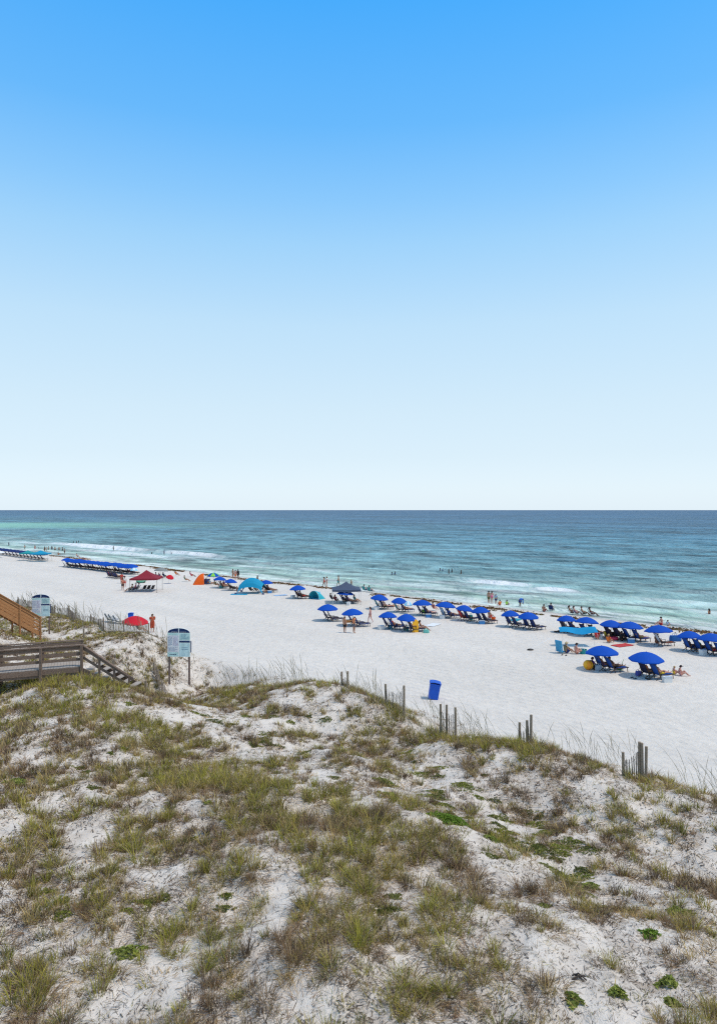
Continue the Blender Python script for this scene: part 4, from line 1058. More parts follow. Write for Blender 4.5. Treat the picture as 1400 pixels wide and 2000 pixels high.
at_px(298, 1236, R(-60), 'phone', 'woman in a patterned rust red cover-up standing by the sand fence', (('dress', (.42, .07, .03)),), hc=1, hair='longhair', skin=1, s=1.02)
at_px(673, 1237, SEA, 'stand', 'person in a lime top and black shorts standing by the orange table', (('top', LM), ('shorts', BLK)), hc=1, skin=1, s=.93)
at_px(691, 1237.5, SEA - .3, 'stand', 'broad man in long grey shorts and orange shirt beside the orange table', (('shirt', (.75, .27, .12)), ('shorts', GY)), hc=0, skin=1, hair='hat')
at_px(723, 1217, SEA + 1.9, 'walk', 'woman in a pinkish swimsuit walking alone across the sand', (('swimsuit', (.45, .22, .22)),), hair='longhair', skin=3, s=.98)
at_px(633, 1149, R(160), 'walk', 'woman in a red swimsuit at the water edge, first of two', (('swimsuit', RD),), hair='longhair', skin=1)
at_px(638, 1148, R(200), 'hips', 'woman in a white top at the water edge, second of two', (('shirt', WHT), ('briefs', PK)), hair='longhair', hc=1, skin=3)
at_px(661, 1147, R(170), 'walk', 'tall man in teal shorts at the waterline above the slate tent', (('shorts', TL),), skin=1, s=1.08)
at_px(686, 1150, R(200), 'walk', 'child in dark trunks standing near the two teal chairs', (('trunks', BLK),), hc=2, skin=1, s=.8)
at_px(674, 1152, SEA, 'lowsit', 'person in a white shirt sitting beyond the slate canopy tent', (('shirt', WHT), ('trunks', NV)))
at_px(954, 1180, SEA, 'stand', 'man in olive shorts, first of the three at the seaweed line', (('shorts', OL),), skin=1)
at_px(960, 1181, SEA + .5, 'hips', 'woman in a pink swimsuit, middle of the three at the seaweed line', (('swimsuit', PK),), hc=0, hair='longhair', skin=3)
at_px(968, 1182, SEA, 'stand', 'person in a pale blue shirt and navy shorts at the seaweed line', (('shirt', (.35, .5, .65)), ('shorts', NV)), hc=3, skin=1, s=.85)
at_px(1015, 1187, R(20), 'bend', 'person in a blue shirt bending over at the waterline', (('longsleeve', BL), ('shorts', NV)), skin=2)
at_px(989, 1184, SEA, 'sit', 'child in a lime shirt sitting near the water', (('shirt', LM), ('trunks', GY)), s=.85)
at_px(976, 1184, SEA + 1, 'sit', 'person in orange sitting by the three standing at the seaweed', (('shirt', OR), ('trunks', RD)), s=.85, skin=3)
at_px(1061, 1196, SEA, 'sit', 'person in maroon shorts leaning on the wet sand', (('shorts', (.2, .03, .05)),), skin=1)
at_px(1076, 1195, SEA + .2, 'lowsit', 'person with a white shirt in a dark chair by the water', (('shirt', WHT), ('shorts', NV)), hc=0)
spawn('sand_chair', LOWCH, ground(1076, 1195), SEA + .2, 'low dark folding chair holding the white shirted person by the water', 'chair', 'low chairs by the water', {'backrest': NAVY, 'seat': NAVY})
for px, py, lab, cl, sk, hh in ((1113, 1201, 'sunbather in a black top reclining, first of the four at the shore', (('top', BLK), ('briefs', BLK)), 1, 'longhair'),
                            (1122, 1202, 'sunbather in purple reclining, second of the four at the shore', (('swimsuit', PU),), 3, 'longhair'),
                            (1137, 1203, 'sunbather in olive shorts reclining, third of the four at the shore', (('shorts', OL),), 1, 'hair'),
                            (1153, 1204, 'sunbather in dark red reclining, fourth of the four at the shore', (('swimsuit', (.2, .02, .03)),), 2, 'longhair')):
    g_ = ground(px, py); person(g_, R(-10), 'lowsit', lab, cl, skin=sk, hair=hh, group='four reclining sunbathers at the shore')
    spawn('sand_chair', LOWCH, g_, R(-10), 'low chair under the ' + lab.split(',')[0] + ' at the shore', 'chair', 'low chairs by the water', {'backrest': NAVY, 'seat': NAVY})
at_px(1291, 1222, SEA + 2.6, 'sit', 'bather with dark green cap sitting by the seaweed strip', (('trunks', RD),), skin=3, hair='cap', hc=3)
at_px(1303, 1224, SEA, 'sit', 'small child with dark hair sitting by the seaweed strip', (('shirt', (.4, .5, .6)),), s=.72)
at_px(1384, 1212, R(110), 'walk', 'woman in a dark swimsuit wading in the shallows', (('swimsuit', (.05, .04, .05)),), hair='longhair', skin=1, z=-.35)
for px, py, lab, col, st_ in ((712, 1156, 'first', TL, 0), (722, 1158, 'second', GREEN and (.02, .22, .20), 1)):
    g_ = ground(px, py); spawn('sand_chair', LOWCH, g_, SEA, lab + ' of two teal folding chairs close to the water', 'chair', 'low chairs by the water')
    person(g_, SEA, 'lowsit', 'person sitting in the %s of two teal folding chairs' % lab, (('shirt', WHT if st_ == 0 else TL), ('shorts', NV)), hc=0)
# two under the sunshade
at_px(1104, 1277, SEA - .5, 'sit', 'man in a cap and navy shorts sitting beside the light blue chair', (('shorts', NV), ('shirt', (.30, .22, .12))), hair='cap', hc=2, skin=1, s=1.05)
at_px(1124, 1278.5, SEA - .6, 'sit', 'woman in a rust bikini and visor sitting by the teal cooler', (('top', (.4, .08, .03)), ('briefs', (.4, .08, .03))), hair='cap', hc=3, skin=3, s=1.02)
# seated under the umbrellas
for key, k, lab, cl, sk, hh, hc in (
    ('c', 1, 'man with a red shirt reclining under the first umbrella over the yellow board', (('shirt', RD), ('trunks', NV)), 1, 'hair', 0),
    ('d', 1, 'woman in a dark red top reclining under the second umbrella over the yellow board', (('swimsuit', (.2, .02, .04)),), 1, 'longhair', 1),
    ('e', 1, 'person in a grey shirt reclining beyond the lone walking woman', (('shirt', (.4, .36, .36)), ('trunks', OL)), 3, 'hair', 1),
    ('f', 1, 'woman in brown reclining by the small striped parasol', (('swimsuit', (.15, .05, .03)),), 1, 'longhair', 0),
    ('g', 1, 'person in black reclining under the umbrella with the green bag', (('shirt', BLK), ('trunks', NV)), 3, 'hair', 0),
    ('h', 1, 'person in blue reclining under the umbrella over the striped chair', (('shirt', BL), ('trunks', NV)), 1, 'hair', 1),
    ('i', 0, 'person in purple reclining in the red towelled chair', (('shirt', PU), ('trunks', RD)), 3, 'hair', 0),
    ('m', 0, 'person in a white hat reclining behind the narrow end of the sunshade', (('shirt', WHT), ('trunks', RD)), 1, 'hat', 0),
    ('m', 1, 'woman in maroon reclining behind the narrow end of the sunshade', (('swimsuit', (.25, .03, .04)),), 1, 'longhair', 0),
    ('n', 0, 'man in red trunks reclining behind the middle of the sunshade', (('trunks', RD),), 1, 'hair', 0),
    ('n', 1, 'woman in an orange suit reclining behind the middle of the sunshade', (('swimsuit', OR),), 1, 'longhair', 1),
    ('o', 0, 'man in a black shirt reclining under the umbrella over the swim ring', (('shirt', BLK), ('trunks', BLK)), 1, 'hair', 0),
    ('o', 1, 'woman in a red shirt reclining under the umbrella over the swim ring', (('shirt', RD), ('briefs', OL)), 3, 'hat', 0),
    ('p', 1, 'bare chested man reclining between swim ring and white chair', (('trunks', OL),), 1, 'hair', 1),
    ('r', 0, 'person in a dark cap in the first chair of the picture edge pair', (('shirt', NV), ('trunks', NV)), 1, 'cap', 3),
    ('r', 1, 'person with dark hair in the second chair of the picture edge pair', (('shirt', TL), ('trunks', BLK)), 2, 'hair', 0),
    ('s', 0, 'person in navy under the umbrella cut by the picture edge', (('shirt', NV), ('trunks', RD)), 1, 'hair', 0),
    ('t', 0, 'woman in a dark floral suit between the orange ball and the chairs', (('swimsuit', PU),), 1, 'longhair', 0),
    ('t', 1, 'tanned man reclining beside the green bucket', (('trunks', BLK),), 2, 'hair', 1),
    ('u', 0, 'person in an orange top under the umbrella with sandals in front', (('shirt', (.8, .2, .05)), ('briefs', OR)), 1, 'hair', 2),
    ('u', 1, 'bare chested man with short hair reclining near the seated child', (('trunks', YL),), 3, 'hair', 1),
    ('v', 0, 'person in maroon under the umbrella beside the turquoise tent', (('shirt', (.2, .03, .04)),), 2, 'hair', 0),
    ('v', 1, 'bare backed person under the umbrella beside the turquoise tent', (('trunks', RD),), 2, 'hair', 0),
    ('w', 0, 'person in a black shirt beyond the arched shelter', (('shirt', BLK),), 2, 'hair', 0),
    ('w', 1, 'tanned sunbather reclining beyond the arched shelter', (('briefs', OR),), 1, 'longhair', 1),
    ('x', 0, 'dark haired person just before the arched shelter', (('shirt', GY),), 2, 'hair', 0),
    ('y', 1, 'person in brown under the second umbrella past the orange tent', (('shirt', (.2, .1, .05)),), 1, 'hair', 0),
    ('aa', 0, 'person in navy under the umbrella before the slate tent', (('shirt', NV),), 2, 'hair', 0),
    ('aa', 1, 'person in purple under the umbrella before the slate tent', (('shirt', PU),), 1, 'longhair', 0)):
    in_chair(key, k, lab, cl, skin=sk, hair=hh, hc=hc)
spawn('sand_chair', LOWCH, ground(822, 1233), R(5), 'low navy chair of the woman beside the yellow board', 'chair', None, {'backrest': NAVY, 'seat': NAVY})
at_px(822, 1233, R(5), 'lowsit', 'woman with a dark top sitting beside the upright yellow board', (('top', BLK), ('briefs', BLK)), hair='longhair', skin=1)
at_px(1327, 1321, SEA - 1.0, 'sit', 'pale child in a dark cap sitting at the end of the sandals group', (('swimsuit', (.5, .25, .25)),), skin=3, hair='cap', hc=3, s=.85)
at_px(1315, 1319, SEA - .7, 'sit', 'blond toddler in a yellow suit beside the child in a cap', (('swimsuit', YL),), skin=3, hc=2, s=.7)
at_px(1155, 1308, SEA - .4, 'sit', 'person in a purple shirt sitting behind the orange beach ball', (('shirt', PU), ('trunks', BLK)), skin=1, hc=0)
at_px(1187, 1257, SEA - .2, 'sit', 'person in an orange towel at the broad end of the sunshade', (('shirt', OR),), skin=1, hc=2, s=.9)
at_px(1182, 1246, SEA - .2, 'sit', 'person in yellow sitting seaward of the sunshade', (('shirt', YL),), skin=1, hc=1, s=.9)
at_px(767, 1186, SEA, 'lie', 'tanned sunbather lying under the striped parasol', (('briefs', BLK),), skin=1)
person(on_s(270, -44), SEA, 'lowsit', 'person half hidden beneath the big red umbrella', (('shirt', (.12, .10, .10)),), hc=0)
# around the maroon tent
at_px(240, 1154, R(-40), 'hips', 'person in black shorts standing landward of the maroon tent', (('shorts', BLK), ('shirt', (.6, .22, .15))), skin=1, s=1.05)
at_px(244, 1148, R(120), 'stand', 'person in a white shirt standing behind the one in black shorts', (('shirt', WHT), ('shorts', RD)), skin=3)
at_px(238, 1141, R(100), 'stand', 'person in bright red behind the group near the maroon tent', (('shirt', RD), ('shorts', RD)), skin=1)
for px, py, lab, cl, sk in ((257, 1156, 'heavy man in a tan shirt seated under the maroon tent', (('shirt', (.5, .33, .2)), ('shorts', OL)), 1), (264, 1155, 'woman in pink seated under the maroon tent', (('shirt', PK), ('shorts', NV)), 3),
                        (270, 1154, 'person in a white shirt seated under the maroon tent', (('shirt', WHT), ('shorts', BLK)), 1)):
    at_px(px, py, R(200), 'lowsit', lab, cl, skin=sk, hair='hat' if sk == 3 else 'hair', s=1.05)
    spawn('sand_chair', LOWCH, ground(px, py), R(200), 'dark folding chair of the ' + ' '.join(lab.split()[:4]) + ' under the maroon tent', 'chair', 'folding chairs under the maroon tent', {'backrest': NAVY, 'seat': NAVY})
for i, px in enumerate((281, 289, 297)):
    spawn('sand_chair', LOWCH, ground(px, 1154.5), R(150), ('first', 'middle', 'last')[i] + ' of three empty black chairs at the maroon tent', 'chair', 'folding chairs under the maroon tent', {'backrest': BLKP, 'seat': BLKP}, s=1.05)
for i, (px, py, c1, c2) in enumerate(((214, 1129, RD, NV), (219, 1129.5, BLK, GY), (225, 1131, BL, BLK), (230, 1132, (.4, .3, .25), BLK))):
    at_px(px, py, SEA, 'recline', ('sunbather in red', 'sunbather in black', 'sunbather in blue', 'sunbather in tan')[i] + ' on a lounge landward of the long blue row', (('shirt', c1), ('trunks', c2)), skin=i % 3)
    spawn('lounge_chair', CHAIR, ground(px, py), SEA, ('lounge under the red sunbather', 'lounge under the black clad sunbather', 'lounge under the blue sunbather', 'lounge under the tan sunbather')[i] + ' by the long row', 'chair', 'loose lounges', {'backrest': NAVY, 'seat': NAVY})
for px, py, lab, pn, cl, sk in ((320, 1130, 'person in dark clothes beside the small red umbrella', 'lowsit', (('shirt', NV), ('shorts', BLK)), 2), (312, 1131, 'person under the grey umbrella in navy', 'lowsit', (('shirt', NV),), 1), (306, 1130, 'person under the grey umbrella in grey', 'lowsit', (('shirt', GY),), 1),
        (344, 1126, 'person in orange reclining past the small red umbrella', 'lowsit', (('shirt', OR),), 1), (373, 1128, 'person in pink reclining seaward of the orange tent', 'lowsit', (('shirt', PK), ('trunks', RD)), 2), (362, 1137, 'person in green lounging landward of the orange tent', 'lowsit', (('shirt', (.2, .3, .2)),), 1),
        (404, 1143, 'person in navy shaded behind the orange tent', 'lowsit', (('shirt', NV),), 2), (411, 1144, 'person in pale blue seated past the orange tent', 'lowsit', (('shirt', (.3, .5, .6)),), 1), (421, 1147, 'person in olive seated under the blue umbrellas by the tent', 'lowsit', (('shirt', OL),), 1), (438, 1148, 'person with a red cap seated before the arched shelter', 'lowsit', (('shirt', RD),), 2),
        (455, 1131, 'bather standing at the water beyond the arched shelter, in tan', 'stand', (('briefs', OR),), 1), (460, 1133, 'bather in orange shorts standing beyond the arched shelter', 'stand', (('shorts', OR),), 3), (465, 1132, 'bather in black standing beyond the arched shelter', 'stand', (('longsleeve', BLK), ('shorts', BLK)), 2),
        (463, 1158, 'small child standing on the teal beach blanket', 'stand', (('trunks', NV),), 1), (489, 1158, 'person in black sitting in the arched shelter', 'lowsit', (('shirt', BLK),), 2), (499, 1158, 'person in tan sitting in the arched shelter', 'lowsit', (('shirt', (.5, .3, .2)),), 1), (503, 1146, 'person with dark hair standing behind the arched shelter', 'stand', (('shorts', NV),), 2),
        (515, 1160, 'person in white seated beside the arched shelter', 'lowsit', (('shirt', WHT),), 1), (647, 1175, 'person in black crouching under the slate tent', 'lowsit', (('shirt', BLK),), 2), (655, 1178, 'person in maroon seated under the slate tent', 'lowsit', (('shirt', (.2, .02, .04)),), 2), (693, 1178, 'person in teal seated beside the slate tent', 'lowsit', (('shirt', TL),), 1)):
    k_ = dict(s=.55) if 'small child' in lab else {}
    at_px(px, py, SEA + rr.uniform(-.4, .4), pn, lab, cl, skin=sk, hc=rr.randint(0, 1), **k_)
for p_, o_, k_ in LONGP:
    c_, nm_ = ((NV, 'navy'), (RD, 'red'), (WHT, 'white'), (BLK, 'black'), (PK, 'pink'))[k_ % 5]
    person(p_, CHH, 'recline', 'sunbather in %s under the %s umbrella of the long far row' % (nm_, o_), (('shirt', c_), ('trunks', c_)), skin=k_ % 3, group='sunbathers of the long far row')
# far shore crowd
FARP = [(49, 1076, 'stand', TL, 'in teal'), (69, 1076.5, 'stand', PK, 'in pink'), (88, 1079.5, 'stand', (.3, .1, .05), 'in rust'), (91, 1080, 'stand', OL, 'in olive'), (95, 1078.5, 'walk', (.04, .06, .02), 'in dark green'), (102, 1078, 'stand', NV, 'in navy'), (108, 1079.5, 'stand', BLK, 'in black'),
        (116, 1079.8, 'stand', GY, 'in grey'), (123, 1081, 'walk', (.25, .3, .25), 'in sage'), (127, 1084, 'stand', BLK, 'in black'), (114, 1085, 'sit', OR, 'in orange'), (76, 1076, 'sit', RD, 'in red')]
CN = {}
for i, (px, py, pn, c, nm) in enumerate(FARP):
    at_px(px, py, rr.uniform(0, 6), pn, ('%s bather %s on the far shore, before the %s' % ('sitting' if pn == 'sit' else 'walking' if pn == 'walk' else 'standing', nm, ('surf near the far navy row', 'seaweed bend')[px > 85])) + (' corner' if px == 127 else ''), (('shorts', c), ('top', c)), skin=i % 3, group='far shore crowd')
for i, (px, py, c, nm) in enumerate(((151, 1090, NV, 'navy'), (160, 1092, OR, 'orange'), (166, 1093, RD, 'red'), (172, 1094, (.4, .25, .15), 'tan'))):
    at_px(px, py, SEA - 1, 'lowsit' if i == 0 else 'lie', 'sunbather in %s on the sand seaward of the long blue row' % nm, (('trunks', c),), skin=i % 3, group='far shore crowd')
# swimmers: bodies standing in the sea, mostly under water
def swim(px, py, up, lab, sk=2, c=BLK, rz=0, hh='hair'):
    b = (py - 997) / F; y = (H + .1) / b; x = (px - 700) / F * y
    person((x, y, -.2 - 1.68 + up), rz, 'stand', lab, (('trunks', c), ('shirt', c)) if up > .8 else (('shirt', c),), skin=sk, hair=hh, group='bathers in the sea')
for px, py, up, lab in ((18, 1066, 1.2, 'dark bather alone in the sea beyond the farthest umbrellas'), (144, 1060, .5, 'head of a swimmer at the near side of the far swimming group'), (150, 1061, .8, 'swimmer in the middle of the far swimming group'),
                        (154, 1060, .7, 'second swimmer in the middle of the far swimming group'), (159, 1060.5, .5, 'last swimmer of the far swimming group'), (222, 1075, 1.3, 'dark bather standing in the surf above the long blue row'),
                        (297, 1082, .5, 'small head in the surf beside the standing dark bather'), (321, 1084, 1.4, 'dark bather standing in the white surf above the grey umbrella'), (335, 1082, .4, 'tiny head in the surf past the standing bather'),
                        (765, 1121, .35, 'arm of a swimmer low in the waves beside a darker head'), (771, 1121, .45, 'dark haired swimmer alone off the slate tent'), (859, 1113, .35, 'small head low in the water before the swimming pair'), (864, 1114, .35, 'second small head low before the swimming pair'),
                        (876, 1117, .62, 'first of the swimming pair far off the shore'), (882, 1116, .55, 'second of the swimming pair far off the shore'), (900, 1118, .45, 'swimmer a little apart from the swimming pair')):
    swim(px, py, up, lab, rr.choice([1, 2]), rr.choice([BLK, NV]))

# ------------------------------------------------------------------ loose beach things
def thing1(name, p, label, cat, rz=0, s=1): 
    e = empty(name, p, rz, 0, 0, s); return tag(e, label, cat)
# orange table/cooler between the two bathers
e = thing1('folding_table', ground(681, 1224), 'small orange folding table between the two standing bathers', 'table', .3)
MB().box((0, 0, .62), (.9, .6, .05)).box((0, .3, .45), (.9, .02, .3)).build('table_top', TAN, e)
for sx in (-1, 1):
    for sy in (-1, 1): MB().bar((sx * .38, sy * .26, -.03), (sx * .38, sy * .26, .6), .03).build('leg', ALU, e)
# boards, balls, buckets
e = thing1('bodyboard', ground(811, 1236), 'yellow board standing upright in the sand beside the lounge chairs', 'board', -1.2, 1.2)
gsh = [[(0.0 + .02 * math.sin(v * 3), .26 * (1 if abs(u) < .99 else 1) * u * min(1, 1.0 - .25 * max(0, v - .7) / .3), -.05 + 1.1 * v - .12 * max(0, v - .85) / .15 * u * u) for u in (-1, -.6, 0, .6, 1)] for v in (0, .25, .5, .7, .85, 1)]
MB().sheet(gsh, .05).build('board', YELL, e); MB().sheet([[(-.035, y, z) for y in (-.2, .2)] for z in (.4, .55)], .01).build('stripe', OR and ORANGE, e)
def ball(px, py, r, m, m2, label):
    e = thing1('beach_ball', ground(px, py), label, 'ball')
    for k in range(6):
        vs = []; n = 8
        g = [[(r * math.sin(math.pi * i / n) * math.cos(k * math.pi / 3 + math.pi / 3 * j / 3), r * math.sin(math.pi * i / n) * math.sin(k * math.pi / 3 + math.pi / 3 * j / 3), r + r * math.cos(math.pi * i / n)) for j in range(4)] for i in range(n + 1)]
        g[0] = [(0.001 * math.cos(j), .001 * math.sin(j), 2 * r) for j in range(4)]; g[-1] = [(0.001 * math.cos(j), -.001 * math.sin(j), 0) for j in range(4)]
        MB().sheet(g, .006).build('panel', m if k % 2 else m2, e, True)
ball(1148, 1309, .36, YELL, mat('orange_vinyl', (.85, .30, .02), .4, .04, 3), 'big orange yellow beach ball beside the umbrella set')
def bucket(px, py, r, h, m, label, name='bucket', cat='bucket'):
    e = thing1(name, ground(px, py), label, cat)
    MB().lathe([(r * .78, 0), (r, h), (r * 1.06, h), (r * 1.06, h - .02), (r * .95, h - .02), (r * .72, .02), (.001, .02)], 14).build('shell', m, e)
    MB().tube([(0, -r, h), (0, -r * .8, h + r * .7), (0, 0, h + r), (0, r * .8, h + r * .7), (0, r, h)], .012, 5).build('handle', WHITE, e)
    return e
e = bucket(1209, 1309, .22, .34, GREEN, 'green beach bucket with a long shovel sticking out')
MB().tube([(.05, 0, .1), (.35, .1, .75)], .015, 5).box((.05, 0, .12), (.03, .14, .16)).build('shovel', GREEN, e)
bucket(963, 1214, .24, .42, ORANGE, 'orange bucket beside the last chair of the middle row')
bucket(1138, 1278, .30, .38, TEALG, 'teal bucket beside the woman in the rust bikini')
bucket(1235, 1251, .16, .3, RED and mat('red_plastic', (.5, .02, .03), .5, .05, 4), 'small red pail under the umbrella between ring and white chair')
def bag(px, py, m, w_, d_, h_, label, m2=None):
    e = thing1('beach_bag', ground(px, py), label, 'bag', rr.uniform(-.4, .4))
    g = [(1, .0), (1.08, .25), (1.05, .6), (.95, 1.0)]
    vs = []; 
    mb = MB(); n = 16
    for k, z in g:
        for j in range(n):
            q = 2 * math.pi * j / n; c, s_ = math.cos(q), math.sin(q); mb.v.append((w_ / 2 * k * abs(c) ** .6 * (1 if c > 0 else -1), d_ / 2 * k * abs(s_) ** .6 * (1 if s_ > 0 else -1), z * h_ + .015 * math.sin(3 * q) * (z > .9)))
    mb.f = [(i * n + j, i * n + (j + 1) % n, (i + 1) * n + (j + 1) % n, (i + 1) * n + j) for i in range(3) for j in range(n)] + [tuple(range(n))[::-1], tuple(3 * n + j for j in range(n))]
    mb.build('bag_body', m, e)
    for sg in (-1, 1): MB().tube([(-w_ * .25, sg * d_ * .4, h_ * .9), (-w_ * .15, sg * d_ * .3, h_ * 1.35), (w_ * .15, sg * d_ * .3, h_ * 1.35), (w_ * .25, sg * d_ * .4, h_ * .9)], .015, 5).build('handle', m2 or m, e)
bag(829, 1199, mat('leaf_green_cloth', (.10, .30, .03), .8, .25, 9), .7, .35, .42, 'green beach bag on the sand under the umbrella edge')
bag(919, 1212, TEALG, .38, .26, .55, 'tall teal bag standing before the middle row chairs')
bag(762, 1229, mat('blue_cloth', (.05, .28, .42), .8, .2, 9), .42, .3, .4, 'blue bag behind the first chair over the yellow board')
bag(793, 1232, TEALG, .5, .3, .36, 'teal towel bag just before the yellow board')
bag(832, 1237, mat('mint_cloth', (.15, .45, .40), .8, .2, 9), .55, .35, .3, 'mint bag beside the woman next to the yellow board')
bag(1168, 1311, mat('grey_print', (.30, .36, .42), .8, .4, 14), .5, .3, .42, 'grey patterned bag in front of the orange ball group')
bag(1358, 1270, mat('beige_cloth', (.55, .45, .38), .8, .15, 9), .45, .3, .32, 'beige bag behind the picture edge pair of chairs')
bag(1246, 1320, mat('violet_cloth', (.10, .10, .35), .8, .15, 9), .4, .3, .3, 'violet bag behind the chair with the navy towel')
bag(433, 1150, TEALG, .6, .4, .4, 'teal bag on the sand between orange tent and arched shelter')
bag(404, 1141.5, mat('denim', (.03, .10, .28), .8, .15, 9), .9, .6, .8, 'tall blue bag beside the orange wedge tent')
e = thing1('beach_chair', ground(1094, 1276.5), 'light blue high backed beach chair seen from behind by the cap man', 'chair', SEA - .3)
MB().sheet([[(-.1 - .16 * v, y, .12 + .95 * v) for y in (-.34, 0, .34)] for v in (0, .5, 1)], .10).build('backrest', mat('sky_blue_cloth', (.06, .30, .50), .8, .18, 8), e)
MB().sheet([[(-.1 + .5 * v, y, .14) for y in (-.3, .3)] for v in (0, .5, 1)], .03).build('seat', mat('sky_blue_cloth', (.06, .30, .50)), e)
for sg in (-1, 1): MB().tube([(-.28, sg * .32, 1.12), (-.1, sg * .32, .12), (.42, sg * .32, .10), (.42, sg * .32, 0), (-.3, sg * .32, 0), (-.2, sg * .32, .5)], .013, 5).build('side_frame', ALU, e)
for px, py, m_, lab in ((152, 1108, CB, 'flat blue towel on the sand before the long blue row'), (236, 1127, MAROON, 'dark red towel spread beside the lounges by the long row'), (845, 1222, WHITE, 'white towel on the sand between the two umbrella rows'),
                        (1006, 1212, CTE, 'teal towel on the sand beside the orange bucket'), (1215, 1262, CRD, 'crumpled red towel just landward of the swim ring'), (548, 1164, CS, 'pale striped towel between the teal shelter and next umbrella')):
    o = MB().sheet([[(x_ * .95, y_ * .5, .015 + .012 * math.sin(4 * x_ + 3 * y_)) for y_ in (-1, -.3, .3, 1)] for x_ in (-1, -.5, 0, .5, 1)], .012).build('beach_towel', m_); o.location = ground(px, py); o.location.z += .03; o.rotation_euler.z = SEA + rr.uniform(-.4, .4); tag(o, lab, 'towel')
COOL = mat('cooler_white', (.72, .72, .70), .45, .04, 4); COOLB = mat('cooler_blue', (.05, .22, .50), .45, .05, 4)
for key, n_, t_, m_, lab in (('c', -.75, -.2, COOL, 'white cooler behind the first umbrella over the yellow board'), ('e', -.7, .3, COOL, 'white cooler beside the chairs beyond the walking woman'), ('g', -.5, 1.3, COOLB, 'blue cooler beside the umbrella with the green bag'),
                         ('h', -.7, .2, COOL, 'white cooler behind the blue and white striped chair'), ('j', -.6, .5, COOLB, 'blue cooler behind the chairs near the orange bucket'), ('n', -.5, 1.5, COOL, 'white cooler at the broad end of the teal sunshade'),
                         ('p', -.7, .4, COOLB, 'blue cooler between red swim ring and white chair'), ('r', -.7, 1.2, COOL, 'white cooler between the pair at the picture edge'), ('u', -.5, 1.6, COOL, 'white cooler beside the navy draped chair and sandals'),
                         ('v', -.4, -.6, COOL, 'white cooler under the umbrella beside the turquoise tent'), ('w', -.5, 1.4, COOLB, 'blue cooler just beyond the arched shelter'), ('aa', -.6, 1.3, COOL, 'white cooler in front of the slate canopy tent')):
    e = thing1('cooler', off(U[key], n_, t_), lab, 'cooler', rr.uniform(-.5, 1.5)); tag(e, None, None, 'coolers under the umbrellas')
    MB().box((0, 0, .17), (.55, .34, .34), taper=1.06).build('cooler_body', m_, e); MB().box((0, 0, .375), (.60, .38, .06), taper=.95).build('lid', COOL, e)
    MB().tube([(-.25, -.18, .30), (-.25, -.20, .44), (.25, -.20, .44), (.25, -.18, .30)], .012, 5).build('handle', COOLB, e)
for px, py, lab, pn, cl, sk in ((748, 1186, 'person with a tan back seated beyond the walking woman', 'sit', (('trunks', NV),), 1), (846, 1194, 'person in maroon sitting by the green bag umbrella', 'lowsit', (('shirt', (.25, .05, .05)),), 3),
        (955, 1208, 'child in brown kneeling by the orange bucket', 'sit', (('trunks', RD),), 1), (1212, 1253, 'person in black seated before the swim ring umbrella', 'sit', (('shirt', BLK), ('trunks', BLK)), 2), (1165, 1250, 'person in a red top seated behind the sunshade fabric', 'sit', (('shirt', RD),), 1),
        (1281, 1258, 'person in rust trunks on the sand by the white lounge chair', 'sit', (('trunks', (.4, .1, .04)),), 1)):
    at_px(px, py, SEA + rr.uniform(-.5, .5), pn, lab, cl, skin=sk, hc=rr.randint(0, 1))
# swim ring
mb = MB(); nR, nr = 22, 10
for i in range(nR):
    for j in range(nr):
        q = 2 * math.pi * i / nR; w_ = 2 * math.pi * j / nr; mb.v.append(((.42 + .14 * math.cos(w_)) * math.cos(q), (.42 + .14 * math.cos(w_)) * math.sin(q), .15 + .14 * math.sin(w_)))
mb.f = [(i * nr + j, ((i + 1) % nR) * nr + j, ((i + 1) % nR) * nr + (j + 1) % nr, i * nr + (j + 1) % nr) for i in range(nR) for j in range(nr)]
e = thing1('swim_ring', ground(1195, 1250), 'flat red inflatable swim ring lying on the sand', 'swim ring')
mb.build('ring', mat('red_vinyl', (.62, .04, .09), .35, .04, 3), e, True); MB().tube([(.36, .0, .28), (.36, 0, .34)], .018, 6).build('valve', WHITE, e)
# white lounge with rust towel, blue bag seat, under umbrella q
q_ = off(U['q'], .0, .1)
spawn('lounge_chair', CHAIR, q_, CHH - .25, 'white lounge chair with a rust red towel under the lone umbrella', 'chair', 'lounge chairs under the blue umbrellas', {'backrest': CW, 'seat': mat('rust_towel', (.32, .08, .04), .9, .2, 8)})
bag(1318, 1253, mat('deep_blue_cloth', (.015, .10, .32), .8, .15, 9), 1.0, .5, .5, 'wide blue bag beside the white lounge chair')
# sandals
for px, py, lab in ((1236, 1326, 'black sandals lying apart behind the umbrella with the navy towel'), (1266, 1328, 'pair of black sandals at the foot of the umbrella pole'), (1101, 1281, 'black shoes on the sand beside the cap man')):
    e = thing1('sandals', ground(px, py), lab, 'sandals', rr.uniform(-1, 1))
    for sg in (-1, 1):
        g = [[(-.15 + .30 * v, sg * .16 + w2 * (.04 + .016 * math.sin(v * 3.1)), .02) for w2 in (-1, 0, 1)] for v in (0, .25, .5, .75, 1)]
        sl = MB().sheet(g, .03).build('sole', BLKP, e); MB().tube([(.02, sg * .16 - .05, .03), (.04, sg * .16, .08), (.02, sg * .16 + .05, .03)], .014, 5).build('strap', BLKP, sl)
# green cart / raft beyond the maroon tent
e = thing1('beach_cart', ground(276, 1139), 'low green covered beach cart beyond the maroon tent', 'cart', .3)
MB().lathe([(.7, .12), (.8, .3), (.6, .62), (.25, .8), (.001, .84)], 14).build('cover', mat('sage_cloth', (.12, .45, .30), .8, .15, 5), e)
for sx in (-1, 1):
    for sy in (-1, 1): MB().tube([(sx * .5, sy * .48, .14), (sx * .5, sy * .58, .14)], .14, 10).build('wheel', BLKP, e)
